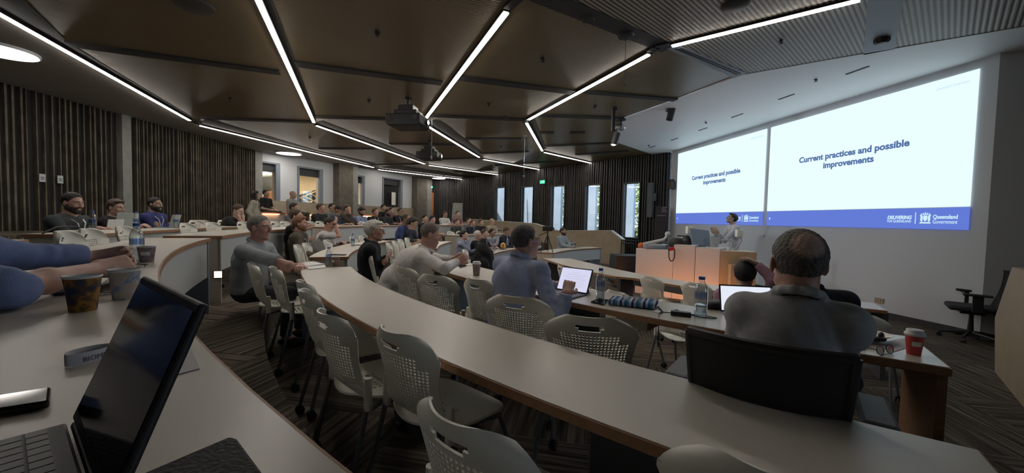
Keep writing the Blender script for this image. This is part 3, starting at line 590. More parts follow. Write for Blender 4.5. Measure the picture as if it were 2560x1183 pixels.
mm = MB(); s0, s1, za, zb = iops[3]; mm.obox(B0 + BD * ((s0 + s1) / 2) + BN * .2 + Vector((0, 0, (za + zb) / 2)), BD * (s1 - s0) / 2, BN * .01, (0, 0, (zb - za) / 2)); structure(mm.build('window_9_blind', M['dark']))
# ---------------- curved tables ----------------
def table(r0, r1, a0, a1, fz, label, group=None, panel=.38, ends=(1, 1), peds=(), bins=(), ph=.73):
    t = thing('curved_table', label, 'table', group=group); zt = fz + ph
    mm = MB(); mm.arc(r0, r1, a0, a1, zt - .028, zt, 1.2); mm.build('tabletop', M['top'], t)
    mm = MB(); zz0, zz1 = zt - .034, zt - .003
    mm.arc(r0 - .006, r0, a0, a1, zz0, zz1, 1.2); mm.arc(r1, r1 + .006, a0, a1, zz0, zz1, 1.2)
    da = math.degrees(.006 / r1); sg = 1 if a1 > a0 else -1
    mm.arc(r0 - .006, r1 + .006, a0 - da * sg, a0, zz0, zz1); mm.arc(r0 - .006, r1 + .006, a1, a1 + da * sg, zz0, zz1); mm.build('edge_band', M['edge'], t)
    if panel:
        mm = MB(); mm.arc(r0 + .02, r0 + .045, a0, a1, zt - panel, zt - .03, 1.2); mm.build('modesty_panel', M['panel'], t)
    for k, a in enumerate((a0, a1)):
        if ends[k]:
            d = math.degrees(.03 / r1) * sg * (1 if k == 0 else -1); e0, e1 = sorted((a, a + d))
            mm = MB(); mm.arc(r0 + .01, r1 - .01, e0, e1, fz, zt - .03, 5); mm.build('end_panel', M['leg_b'] if ends[k] == 1 else (M['panel_e'] if ends[k] == 2 else M['edge']), t)
    for a in peds:
        hw = math.degrees(.17 / r0); mm = MB(); mm.arc(r0 + .10, r0 + .16, a - hw, a + hw, fz, zt - .03, 1); mm.build('pedestal', M['pedestal'], t)
    for a in bins:
        hw = math.degrees(.10 / r0); mm = MB(); mm.arc(r0 + .12, r1 - .16, a - hw, a + hw, zt - .13, zt - .03, 1); mm.build('cable_box', M['panel_e'], t)
    return t
TG = 'curved rows of tables'
def ang(v): return math.degrees(math.atan2(v.y - O.y, v.x - O.x))
RA = (10.31, 10.80); RA2 = (11.45, 11.95); RB = (9.06, 9.53); RC = (7.76, 8.27); RD = (4.6, 5.08)
table(*RA, -153.4, -112, .6, 'nearest curved white table with the open black laptop and patterned cups', TG, peds=(-144,))
table(*RA2, -152.5, -112, .6, 'curved white table behind the blue-sleeved man at the left edge', TG)
table(*RA2, -157.2, -184, .6, 'curved table where the bearded man in dark grey sits, by the left batten wall', TG, ends=(2, 2), peds=(-165, -173))
table(*RA, -156.0, -177, .6, 'curved table across the aisle with the square glowing step light on its end', TG, ends=(2, 1), peds=(-165,))
table(*RA, -180.5, -200, .6, 'far curved upper table in front of the dark-shirted men', TG, ends=(2, 2), peds=(-190,))
table(*RA, -203, -222, .6, 'farthest upper curved table before the white-shirted man', TG, ends=(2, 2))
table(*RB, -152.3, -124.6, .3, 'long empty curved white table sweeping across the middle foreground', TG, panel=.16, ends=(1, 1), peds=(-146, -138.5, -129.5), bins=(-141.5, -134.3))
table(*RB, -159.5, -184, .3, 'curved table where the man in the white shirt shields his eyes', TG, ends=(2, 2), peds=(-165, -175))
table(*RB, -207, -226, .3, 'far middle-tier curved table with people in dark tops', TG, ends=(2, 2))
table(*RC, -150.0, -123.6, .3, 'curved table with the tablet, striped pouch and red cup', TG, panel=.16, ends=(1, 3), peds=(-145, -137, -129.5), bins=(-133, -127))
table(*RC, -169.5, -186, .3, 'curved table end behind the bent white-shirted man', TG, ends=(2, 2))
table(6.84, 7.33 - .1, -190.8, -213, 0, 'far curved front table where four people in lanyards sit', TG, ends=(2, 2))
table(5.5, 5.98, -199.5, -232, 0, 'far curved front table with the camera tripod', TG, ends=(2, 1))
# front row table: straightens toward its far end
def strip_table(inner, outer, fz, label, zt):
    t = thing('curved_table', label, 'table', group=TG); n = len(inner)
    def slab(name, mt, z0, z1, a, b):
        mm = MB(); vs = []
        for p, q in zip(a, b): vs += [(p[0], p[1], z0), (q[0], q[1], z0), (q[0], q[1], z1), (p[0], p[1], z1)]
        fs = [(4 * i + k, 4 * i + (k + 1) % 4, 4 * i + 4 + (k + 1) % 4, 4 * i + 4 + k) for i in range(n - 1) for k in range(4)] + [(3, 2, 1, 0), (4 * n - 4, 4 * n - 3, 4 * n - 2, 4 * n - 1)]
        mm.add(vs, fs); return mm.build(name, mt, t)
    I = [Vector((p.x, p.y)) for p in inner]; U = [Vector((p.x, p.y)) for p in outer]
    slab('tabletop', M['top'], zt - .028, zt, I, U)
    g = [(u - i).normalized() for i, u in zip(I, U)]
    slab('edge_band', M['edge'], zt - .034, zt - .003, U, [u + v * .006 for u, v in zip(U, g)])
    slab('modesty_panel', M['panel'], zt - .2, zt - .03, [i + v * .02 for i, v in zip(I, g)], [i + v * .045 for i, v in zip(I, g)])
    for k in (0, 3, 6, n - 1):
        c = I[k].lerp(U[k], .5); d = g[k]; mm = MB(); mm.obox((c.x, c.y, (zt - .03 + fz) / 2), (d.x * .2, d.y * .2, 0), (-d.y * .02, d.x * .02, 0), (0, 0, (zt - .03 - fz) / 2)); mm.build('leg_panel', M['pedestal'], t)
    return t
di = [P(x, y, .73) for x, y in ((1425, 646), (1480, 659), (1540, 673), (1590, 683))] + [pol(4.62, a) for a in (-152, -146, -140, -134, -127, -119)]
du = [P(x, y, .73) for x, y in ((1357, 646), (1400, 660), (1480, 680), (1540, 691))] + [pol(5.08, a) for a in (-150.5, -144.5, -139, -133, -126.5, -119)]
strip_table(di, du, 0, 'front-row curved white table nearest the orange-lit lectern', .73)
# ---------------- white shell chairs ----------------
def solid(me, th):
    o = bpy.data.objects.new('s', me); COL.objects.link(o); md = o.modifiers.new('s', 'SOLIDIFY'); md.thickness = th; md.offset = 0
    me2 = bpy.data.meshes.new_from_object(o.evaluated_get(bpy.context.evaluated_depsgraph_get())); bpy.data.objects.remove(o)
    me2.polygons.foreach_set('use_smooth', [True] * len(me2.polygons))
    try: me2.set_sharp_from_angle(angle=math.radians(35))
    except Exception: pass
    return me2
def perf(fn, nu, nv, hole, slotc=()):
    """grid shell with octagonal holes; fn(u,v)->point, hole(i,j)->bool"""
    vs = []; fs = []; idx = {}
    def vid(u, v):
        k = (round(u, 5), round(v, 5))
        if k not in idx: idx[k] = len(vs); vs.append(tuple(fn(u, v)))
        return idx[k]
    for i in range(nu):
        for j in range(nv):
            if (i, j) in slotc: continue
            u0_, u1_, v0_, v1_ = i / nu, (i + 1) / nu, j / nv, (j + 1) / nv
            c = [vid(u0_, v0_), vid(u1_, v0_), vid(u1_, v1_), vid(u0_, v1_)]
            if not hole(i, j): fs.append(c); continue
            um, vm = (u0_ + u1_) / 2, (v0_ + v1_) / 2; ru, rv = (u1_ - u0_) * .33, (v1_ - v0_) * .36
            h = [vid(um + ru * math.cos(math.radians(a)) * 1.05, vm + rv * math.sin(math.radians(a)) * 1.05) for a in (225, 270, 315, 0, 45, 90, 135, 180)]
            e = [vid(um, v0_), vid(u1_, vm), vid(um, v1_), vid(u0_, vm)]
            fs += [(c[0], h[0], h[7], e[3]), (c[0], e[0], h[1], h[0]), (c[1], h[2], h[1], e[0]), (c[1], e[1], h[3], h[2]), (c[2], h[4], h[3], e[1]), (c[2], e[2], h[5], h[4]), (c[3], h[6], h[5], e[2]), (c[3], e[3], h[7], h[6])]
    me = bpy.data.meshes.new('shell'); me.from_pydata(vs, [], fs)
    bm = bmesh.new(); bm.from_mesh(me); bmesh.ops.recalc_face_normals(bm, faces=bm.faces); bm.to_mesh(me); bm.free(); return me
def back_fn(u, v):
    s = 2 * u - 1; z = .46 + .375 * v
    hw = .222 - .030 * math.sin(math.pi * min(1, v / .75)) ** 1.0 * (v < .75) + 0
    if v > .72: t = (v - .72) / .28; hw = .222 - .0 + .004 * t - .085 * t ** 3.2
    if v < .12: hw = .222
    y = -.20 - .085 * v ** 1.3 - .012 * math.sin(math.pi * v) + (.055 + .02 * v) * s * s
    z -= .02 * max(0, abs(s) - .55) ** 2 * v * 6 * (v > .8)
    if v < .22: z += .05 * (1 - v / .22) * math.cos(s * math.pi / 2) ** .6 * (1 if abs(s) < 1 else 0)
    return (hw * s, y, z)
slotc = {(i, 22) for i in range(10, 16)} | {(i, 23) for i in range(9, 17)}
def bhole(i, j): return 4 <= j <= 20 and 2 <= i <= 23 and not (j < 7 and (i < 7 or i > 18)) and not (j > 17 and (i < 5 or i > 20))
back_me = solid(perf(back_fn, 26, 27, bhole, slotc), .007); back_me.materials.clear(); back_me.materials.append(M['chair'])
def seat_fn(u, v):
    s = 2 * u - 1; t = 2 * v - 1; e = (abs(s) ** 3.2 * .06); q = .225 - .02 * (t < 0) * t * t
    sq = math.sqrt(max(0, 1 - (max(0, abs(t) - .5) / .5) ** 2 * .55))
    return (q * s * sq, .015 + .215 * t * math.sqrt(1 - .28 * s * s), .448 + .018 * s * s - .03 * max(0, t) ** 4 + .01 * t * t)
seat_me = solid(perf(seat_fn, 14, 14, lambda i, j: 4 <= i <= 9 and 2 <= j <= 6), .009); seat_me.materials.clear(); seat_me.materials.append(M['chair'])
def make_chair():
    t = thing('shell_chair', 'x', 'chair')
    for nm, me in (('backrest', back_me), ('seat', seat_me)):
        o = bpy.data.objects.new(nm, me); COL.objects.link(o); o.parent = t
    for sx in (-1, 1):
        mm = MB(); mm.tube([(sx * .222, -.152, .57), (sx * .224, -.150, .43)], [.016, .019], 10); mm.build('sleeve', M['chair'], t, smooth=True)
        for sy, top in ((-1, .45), (1, .43)):
            x0, y0 = sx * .205, (-.155 if sy < 0 else .14); x1, y1 = sx * .25, (-.25 if sy < 0 else .25)
            mm = MB(); mm.tube([(sx * (.222 if sy < 0 else .2), y0, top), (sx * .232, y0 + (y1 - y0) * .5, .24), (x1, y1, .055)], .0115, 8)
            lg = mm.build('leg', M['steel'], t, smooth=True)
            mm = MB(); mm.tube([(x1 - .018, y1, .028), (x1 - .006, y1, .028)], .027, 12); mm.tube([(x1 + .006, y1, .028), (x1 + .018, y1, .028)], .027, 12); mm.tube([(x1, y1, .06), (x1, y1, .035)], .012, 8); mm.build('caster', M['black'], lg, smooth=True)
    mm = MB(); mm.tube([(-.22, -.14, .425), (-.16, -.02, .425), (-.2, .14, .425)], .009, 8); mm.tube([(.22, -.14, .425), (.16, -.02, .425), (.2, .14, .425)], .009, 8); mm.tube([(-.17, -.02, .425), (.17, -.02, .425)], .009, 8); mm.build('frame', M['steel'], t, smooth=True)
    return t
chair0 = make_chair(); _cu = [0]
def chair(pos, fz, face, label, group):
    """pos: (x,y) of the backrest's top middle; face: heading in degrees"""
    o = chair0 if _cu[0] == 0 else copy_tree(chair0); _cu[0] += 1
    f = Vector((math.cos(math.radians(face)), math.sin(math.radians(face)), 0))
    o.location = Vector((pos[0], pos[1], fz)) + f * .275; o.rotation_euler = (0, 0, math.radians(face - 90)); o['label'] = label; o['group'] = group; return o
def toO(p, j=0): return math.degrees(math.atan2(O.y - p[1], O.x - p[0])) + j
def chair_px(x, y, fz, label, group, j=0):
    p = P(x, y, fz + .833); return chair(p, fz, toO(p, j), label, group)
def chair_row(x, R, fz, label, group, j=0, far=0):
    p = onrow(x, R, fz + .833, far); return chair(p, fz, toO(p, j), label, group)
G1 = 'empty chairs along the long middle table'
for x, y, ds, j in ((622, 660, 'white shell chair under the man in the grey polo shirt', 8), (676, 669, 'white shell chair just right of the man in the grey polo shirt', 6), (746, 704, 'white shell chair at the table corner, third from the grey polo man', 2),
                 (756, 728, 'white shell chair overlapping the table corner chair from the front', -2), (803, 782, 'white shell chair halfway along the long middle table, seat pulled out', 0), (972, 828, 'white shell chair left of centre with its caster on the striped carpet', 2), (1118, 1046, 'nearest white shell chair in the bottom centre foreground', -2), (1965, 1190, 'white shell chair whose top corner shows at bottom right', 8)):
    chair_px(x, y, .3, ds, G1, j)
G2 = 'chairs along the tablet and striped pouch table'
for x, y, ds, j in ((1000, 668, 'white shell chair under the bent white-shirted man', 10), (1078, 688, 'empty white shell chair right of the bent white-shirted man', 20), (1186, 698, 'white shell chair between the white-shirted man and the tablet user', 4),
                 (1284, 742, 'white shell chair under the tablet user in blue', 20), (1474, 794, 'empty perforated white chair between the tablet user and the grey jacket man', 27), (985, 640, 'white shell chair partly hidden at the near left of the bent man', 16)):
    chair_px(x, y, .3, ds, G2, j)
G3 = 'chairs below the front-row table'
for x, y, ds, j in ((1620, 691, 'grey-looking shell chair left of the clear bottle, before the lectern', -8), (1733, 707, 'shell chair behind the tall clear bottle, before the lectern', -8), (1533, 727, 'shell chair whose top shows behind the striped pouch', -12), (1672, 754, 'shell chair whose top shows behind the charger cable', -12),
                 (2140, 784, 'shell chair behind the clear plastic cup at right', -16), (1398, 664, 'shell chair at the far end of the front-row table behind the tablet', -4), (1440, 672, 'second shell chair from the far end of the front-row table', -4), (1858, 722, 'shell chair under the man in the pink shirt', -8)):
    chair_px(x, y, 0, ds, G3, j)
G4 = 'chairs along the upper left tables'
for x, R, ds, far in ((140, 10.93, 'pale chair nearest the left edge behind the clasped hands', 0), (205, 10.97, 'pale chair second from left behind the clasped hands', 0), (293, 10.97, 'pale chair just left of the clear bottle on the upper tier', 0),
                      (150, 12.35, 'pale chair in front of the bearded man in dark grey', 0), (455, 11.12, 'pale chair below the man in the blue shirt', 0), (518, 11.15, 'pale chair left of the man leaning on his hands', 0), (478, 12.3, 'pale chair right of the open laptop screens by the batten wall', 0), (500, 12.35, 'pale chair farther right by the batten wall', 0),
                      (550, 12.35, 'pale chair beside the man leaning on his hands', 0), (596, 11.15, 'pale chair at the upper table above the grey polo man', 0), (616, 11.2, 'pale chair touching the grey polo man\'s head in view', 0), (681, 11.15, 'pale chair just right of the grey polo man\'s face', 0), (705, 11.15, 'second pale chair right of the grey polo man\'s face', 0),
                      (770, 11.15, 'pale chair left above the man shielding his eyes', 0), (794, 11.15, 'pale chair directly above the man shielding his eyes', 0), (901, 11.1, 'pale chair seen side-on at the end of the far upper table', 0)):
    chair_row(x, R, .6, ds, G4, 0, far)
G5 = 'chairs along the second middle-tier table'
for x, R, ds, j in ((735, 9.86, 'nearer of two pale chairs left of the man in the brown jacket', 0), (757, 9.84, 'farther of two pale chairs left of the man in the brown jacket', 0), (810, 9.8, 'pale chair under the man shielding his eyes', 0), (877, 9.8, 'pale chair behind the small bottle, left one', 0), (900, 9.8, 'pale chair behind the small bottle, right one', 0)):
    chair_row(x, R, .3, ds, G5, j, 1)
G6 = 'chairs in the middle aisle cluster'
for x, R, ds, j in ((965, 8.62, 'leftmost pale chair of the cluster behind the white-haired man', 0), (980, 8.6, 'middle pale chair of the cluster behind the white-haired man', 0), (995, 8.6, 'rightmost pale chair of the cluster behind the white-haired man', 0), (1013, 8.6, 'pale chair under the man in the dark blue tee', 0)):
    chair_row(x, R, .3, ds, G6, j, 1)
p = PD(918, 612, 4.75); chair(p, .3, 18, 'pale chair seen side-on under the white-haired man in black', G6)
G7 = 'far chairs toward the daylight windows'
for x, R, fz, ds, far in ((1122, 9.8, .3, 'far pale chair right of the white-shirted man\'s head', 1), (1145, 9.8, .3, 'far pale chair second right of the white-shirted man\'s head', 1), (1157, 7.55, 0, 'chair under the man holding his nose', 1), (1252, 6.3, 0, 'far chair before the suited man', 1), (1212, 6.1, 0, 'pale chair beside the black backpack', 1)):
    chair_row(x, R, fz, ds, G7, 0, far)

# ---------------- black swivel chairs ----------------
M['mesh'] = mat('black_mesh_fabric', (.022, .022, .026), .8, bump=(250, .2)); M['pad'] = mat('grey_arm_pad', (.16, .17, .19), .6)
def swivel(loc, face, label, armcol='mesh', bw=.25, btop=1.0):
    t = thing('swivel_chair', label, 'chair', loc, math.radians(face - 90), 'black swivel chairs')
    mm = MB()
    for k in range(5):
        a = 2 * math.pi * k / 5 + .3; c, s = math.cos(a), math.sin(a); mm.tube([(0, 0, .11), (c * .16, s * .16, .095), (c * .3, s * .3, .075)], [.026, .022, .016], 8)
    base = mm.build('star_base', M['black'], t, smooth=True)
    for k in range(5):
        a = 2 * math.pi * k / 5 + .3; c, s = math.cos(a), math.sin(a); mm = MB(); mm.tube([(c * .3 - s * .022, s * .3 + c * .022, .03), (c * .3 + s * .022, s * .3 - c * .022, .03)], .03, 12); mm.tube([(c * .3, s * .3, .08), (c * .3, s * .3, .03)], .012, 6); mm.build('caster', M['black'], base, smooth=True)
    mm = MB(); mm.tube([(0, 0, .1), (0, 0, .3), (0, 0, .42)], [.035, .024, .024], 12); mm.box((-.1, -.12, .38), (.1, .12, .42)); mm.tube([(.1, .05, .40), (.24, .05, .40)], .008, 6); mm.build('gas_column', M['blackm'], t)
    mm = MB(); v = []
    mm.box((-.245, -.22, .43), (.245, .25, .50)); s = mm.build('seat', M['mesh'], t, smooth=True); bv = s.modifiers.new('b', 'BEVEL'); bv.width = .035; bv.segments = 4
    n, m_ = 14, 12; vs = []; fs = []
    for j in range(m_ + 1):
        for i in range(n + 1):
            u = 2 * i / n - 1; q = j / m_; hw = bw * (.86 + .14 * q)
            vs.append((u * hw, -.24 - .10 * q + .05 * u * u - .03 * math.sin(q * 3.1), .5 + (btop - .5) * q + .0 * u))
    for j in range(m_):
        for i in range(n): fs.append((j * (n + 1) + i, j * (n + 1) + i + 1, (j + 1) * (n + 1) + i + 1, (j + 1) * (n + 1) + i))
    me = bpy.data.meshes.new('b'); me.from_pydata(vs, [], fs); me = solid(me, .014); me.materials.clear(); me.materials.append(M['mesh']); b = bpy.data.objects.new('backrest', me); COL.objects.link(b); b.parent = t
    mm = MB(); mm.tube([vs[m_ * (n + 1) + i] for i in range(n + 1)], .015, 8); mm.tube([vs[j * (n + 1)] for j in range(m_ + 1)], .013, 8); mm.tube([vs[j * (n + 1) + n] for j in range(m_ + 1)], .013, 8); mm.tube([(0, -.1, .42), (0, -.32, .45), (0, -.36, .62)], [.03, .03, .02], 8); mm.build('back_frame', M['black'], t, smooth=True)
    for sx in (-1, 1):
        mm = MB(); mm.box((sx * .29 - .025, -.06, .44), (sx * .29 + .025, .04, .66)); mm.tube([(sx * .2, 0, .45), (sx * .29, 0, .45)], .018, 8); ar = mm.build('armrest', M['black'], t, bevel=.008)
        mm = MB(); mm.box((sx * .29 - .045, -.14, .66), (sx * .29 + .045, .13, .69)); mm.build('arm_pad', M[armcol], ar, bevel=.012)
    return t
a = P(2424, 850, 0); swivel((a.x, a.y, 0), 138, 'empty black swivel armchair in front of the grey front wall at right')
swivel((.955, 1.42, .3), 53, 'black mesh-backed swivel chair under the balding man in the grey jacket', 'pad', .215, .91)
# ---------------- people ----------------
class Vol:
    """signed-distance volume filled by tapered limbs, turned into one continuous surface"""
    def __init__(s, lo, hi, h):
        s.h = h; s.lo = np.array(lo, np.float32); s.n = np.ceil((np.array(hi) - s.lo) / h).astype(int) + 1
        s.D = np.full(s.n, .12, np.float32)
    def sub(s, lo, hi, pad):
        i0 = np.maximum(0, np.floor((np.array(lo) - pad - s.lo) / s.h).astype(int)); i1 = np.minimum(s.n, np.ceil((np.array(hi) + pad - s.lo) / s.h).astype(int) + 1)
        if (i1 <= i0).any(): return None
        ax = [s.lo[k] + s.h * np.arange(i0[k], i1[k], dtype=np.float32) for k in range(3)]
        return (slice(i0[0], i1[0]), slice(i0[1], i1[1]), slice(i0[2], i1[2])), ax[0][:, None, None], ax[1][None, :, None], ax[2][None, None, :]
    def put(s, sl, d, k):
        D = s.D[sl]
        if k > 0:
            hh = np.clip(.5 + .5 * (D - d) / k, 0, 1); s.D[sl] = D + (d - D) * hh - k * hh * (1 - hh)
        else: s.D[sl] = np.minimum(D, d)
    def cone(s, a, b, r1, r2, k=.02, flat=False, fl=0.0, fold=0.0):
        a = np.array(a, np.float32); b = np.array(b, np.float32); r = max(r1, r2)
        q = s.sub(np.minimum(a, b) - r, np.maximum(a, b) + r, k + s.h * 2 + fl + fold * 2)
        if q is None: return
        sl, X, Y, Z = q; ba = b - a; L2 = max(1e-9, float((ba ** 2).sum()))
        px, py, pz = X - a[0], Y - a[1], Z - a[2]; tt = (px * ba[0] + py * ba[1] + pz * ba[2]) / L2; t = np.clip(tt, 0, 1)
        d = np.sqrt((px - t * ba[0]) ** 2 + (py - t * ba[1]) ** 2 + (pz - t * ba[2]) ** 2) - (r1 + (r2 - r1) * t)
        if fold: d = d + fold * np.sin(tt * math.sqrt(L2) * 95 + 3 * np.sin(px * 40 + pz * 25)) 
        if flat: d = np.maximum(d, (tt - 1) * math.sqrt(L2))
        s.put(sl, d, k)
    def ell(s, c, r, R=None, k=.02, cut=None):
        c = np.array(c, np.float32); rr = max(r); q = s.sub(c - rr, c + rr, k + s.h * 2)
        if q is None: return
        sl, X, Y, Z = q; px, py, pz = X - c[0], Y - c[1], Z - c[2]
        if R is not None:
            R = np.array(R, np.float32); px, py, pz = (px * R[0, 0] + py * R[1, 0] + pz * R[2, 0]), (px * R[0, 1] + py * R[1, 1] + pz * R[2, 1]), (px * R[0, 2] + py * R[1, 2] + pz * R[2, 2])
        k0 = np.sqrt((px / r[0]) ** 2 + (py / r[1]) ** 2 + (pz / r[2]) ** 2) + 1e-6; k1 = np.sqrt((px / r[0] ** 2) ** 2 + (py / r[1] ** 2) ** 2 + (pz / r[2] ** 2) ** 2) + 1e-6
        d = k0 * (k0 - 1) / k1
        if cut is not None: d = cut(d, px, py, pz)
        s.put(sl, d, k)
    def carve(s, c, r, k=.006, R=None):
        c = np.array(c, np.float32); rr = max(r); q = s.sub(c - rr, c + rr, k + s.h * 2)
        if q is None: return
        sl, X, Y, Z = q; px, py, pz = X - c[0], Y - c[1], Z - c[2]
        if R is not None:
            R = np.array(R, np.float32); px, py, pz = (px * R[0, 0] + py * R[1, 0] + pz * R[2, 0]), (px * R[0, 1] + py * R[1, 1] + pz * R[2, 1]), (px * R[0, 2] + py * R[1, 2] + pz * R[2, 2])
        k0 = np.sqrt((px / r[0]) ** 2 + (py / r[1]) ** 2 + (pz / r[2]) ** 2) + 1e-6; k1 = np.sqrt((px / r[0] ** 2) ** 2 + (py / r[1] ** 2) ** 2 + (pz / r[2] ** 2) ** 2) + 1e-6
        d = -(k0 * (k0 - 1) / k1); D = s.D[sl]; hh = np.clip(.5 - .5 * (D - d) / k, 0, 1); s.D[sl] = D + (d - D) * hh + k * hh * (1 - hh)
    def wrinkle(s, amp, fr, seed=0):
        ax = [s.lo[k] + s.h * np.arange(s.n[k], dtype=np.float32) for k in range(3)]
        X, Y, Z = ax[0][:, None, None], ax[1][None, :, None], ax[2][None, None, :]
        w1 = np.sin(fr * (X * .8 + Z * 1.1) + seed + 2.2 * np.sin(fr * .45 * (Y - Z * .6) + seed)); w2 = np.sin(fr * (Y * 1.2 - Z * .7 + X * .3) + 1.7 * seed + 1.8 * np.sin(fr * .5 * (X + Z * .5)))
        s.D += (amp * .5 * (w1 * w2 + .5 * w1)).astype(np.float32)
    def surface(s):
        D = s.D; neg = D < 0
        c = [neg[i:i + D.shape[0] - 1 if i == 0 else None, :, :] for i in (0, 1)]
        n = np.array(D.shape) - 1
        def cor(A, i, j, k): return A[i:i + n[0], j:j + n[1], k:k + n[2]]
        cnt = np.zeros(n, np.int8)
        for i in (0, 1):
            for j in (0, 1):
                for k in (0, 1): cnt += cor(neg, i, j, k)
        I = np.argwhere((cnt > 0) & (cnt < 8))
        if len(I) == 0: return np.zeros((0, 3)), np.zeros((0, 4), int)
        pos = np.zeros((len(I), 3), np.float32); num = np.zeros(len(I), np.float32)
        cs = [(0, 0, 0), (1, 0, 0), (0, 1, 0), (1, 1, 0), (0, 0, 1), (1, 0, 1), (0, 1, 1), (1, 1, 1)]
        vals = [D[I[:, 0] + a, I[:, 1] + b, I[:, 2] + c_] for a, b, c_ in cs]
        for p in range(8):
            for q in range(p + 1, 8):
                if sum(abs(cs[p][t] - cs[q][t]) for t in range(3)) != 1: continue
                m = (vals[p] < 0) != (vals[q] < 0); t = np.where(m, vals[p] / np.where(m, vals[p] - vals[q], 1), 0)
                for ax in range(3): pos[:, ax] += np.where(m, cs[p][ax] + t * (cs[q][ax] - cs[p][ax]), 0)
                num += m
        pos = pos / num[:, None] + I; V = s.lo + s.h * pos
        lut = np.full(n, -1, np.int32); lut[I[:, 0], I[:, 1], I[:, 2]] = np.arange(len(I)); F_ = []
        for ax in range(3):
            o = [o for o in range(3) if o != ax]; a = [slice(None)] * 3; b = [slice(None)] * 3; a[ax] = slice(0, -1); b[ax] = slice(1, None)
            ch = neg[tuple(a)] != neg[tuple(b)]; E = np.argwhere(ch); ok = (E[:, o[0]] > 0) & (E[:, o[1]] > 0) & (E[:, o[0]] < n[o[0]]) & (E[:, o[1]] < n[o[1]]); E = E[ok]
            def at(d0, d1):
                J = E.copy(); J[:, o[0]] += d0; J[:, o[1]] += d1; return lut[J[:, 0], J[:, 1], J[:, 2]]
            Q = np.stack([at(-1, -1), at(0, -1), at(0, 0), at(-1, 0)], 1); fl = neg[E[:, 0], E[:, 1], E[:, 2]]
            if ax == 1: fl = ~fl
            Q[~fl] = Q[~fl][:, ::-1]; F_.append(Q[(Q >= 0).all(1)])
        return V, np.concatenate(F_)
def np_mesh(name, V, Q, m, smooth_it=1):
    # light relaxation keeps the surface even
    for _ in range(smooth_it):
        acc = np.zeros_like(V); c = np.zeros(len(V), np.float32)
        for a, b in ((0, 1), (1, 2), (2, 3), (3, 0)):
            np.add.at(acc, Q[:, a], V[Q[:, b]]); np.add.at(c, Q[:, a], 1); np.add.at(acc, Q[:, b], V[Q[:, a]]); np.add.at(c, Q[:, b], 1)
        V = V * .5 + .5 * acc / np.maximum(c, 1)[:, None]
    me = bpy.data.meshes.new(name); me.vertices.add(len(V)); me.vertices.foreach_set('co', V.astype(np.float32).ravel())
    me.loops.add(len(Q) * 4); me.loops.foreach_set('vertex_index', Q.astype(np.int32).ravel()); me.polygons.add(len(Q)); me.polygons.foreach_set('loop_start', np.arange(0, len(Q) * 4, 4, dtype=np.int32))
    me.update(calc_edges=True); me.validate(); me.polygons.foreach_set('use_smooth', [True] * len(me.polygons)); me.materials.append(m); return me
def vol_obj(name, vol, m, parent, it=1):
    V, Q = vol.surface()
    if len(V) == 0: return None
    o = bpy.data.objects.new(name, np_mesh(name, V, Q, m, it)); COL.objects.link(o); o.parent = parent; return o
_mc = {}
def cmat(kind, col, rough=.8):
    k = (kind, tuple(col))
    if k not in _mc:
        if kind == 'skin': _mc[k] = mat('skin', col, .5, noise=(14, tuple(c * .86 for c in col)), bump=(90, .08)); _mc[k].node_tree.nodes['Principled BSDF'].inputs['Subsurface Weight'].default_value = .08; _mc[k].node_tree.nodes['Principled BSDF'].inputs['Subsurface Radius'].default_value = (.01, .004, .002)
        elif kind == 'hair': _mc[k] = mat('hair', col, .55, noise=(60, tuple(c * 1.7 + .01 for c in col)), bump=(160, .6))
        else: _mc[k] = mat('cloth', col, rough, noise=(50, tuple(c * .88 for c in col)), bump=(220, .12))
    return _mc[k]
SK = {'fair': (.64, .42, .33), 'ruddy': (.62, .36, .28), 'tan': (.48, .31, .22), 'brown': (.30, .18, .12), 'olive': (.52, .36, .26)}
HC_ = {'black': (.008, .007, .007), 'dark': (.018, .012, .009), 'brown': (.06, .035, .02), 'ginger': (.16, .07, .03), 'grey': (.17, .16, .15), 'white': (.5, .48, .43), 'blond': (.32, .22, .12), 'dgrey': (.045, .04, .038)}
def V3(*a): return np.array(a, np.float64)
def nrm(v): return v / (np.linalg.norm(v) + 1e-9)
def ik(S, H, l1, l2, hint):
    d = H - S; L = np.linalg.norm(d); L_ = min(L, (l1 + l2) * .995); u = d / (L + 1e-9); a = (l1 ** 2 - l2 ** 2 + L_ ** 2) / (2 * L_); h = math.sqrt(max(0, l1 ** 2 - a ** 2))
    hp = hint - u * hint.dot(u); return S + u * a + nrm(hp) * h, S + u * L_
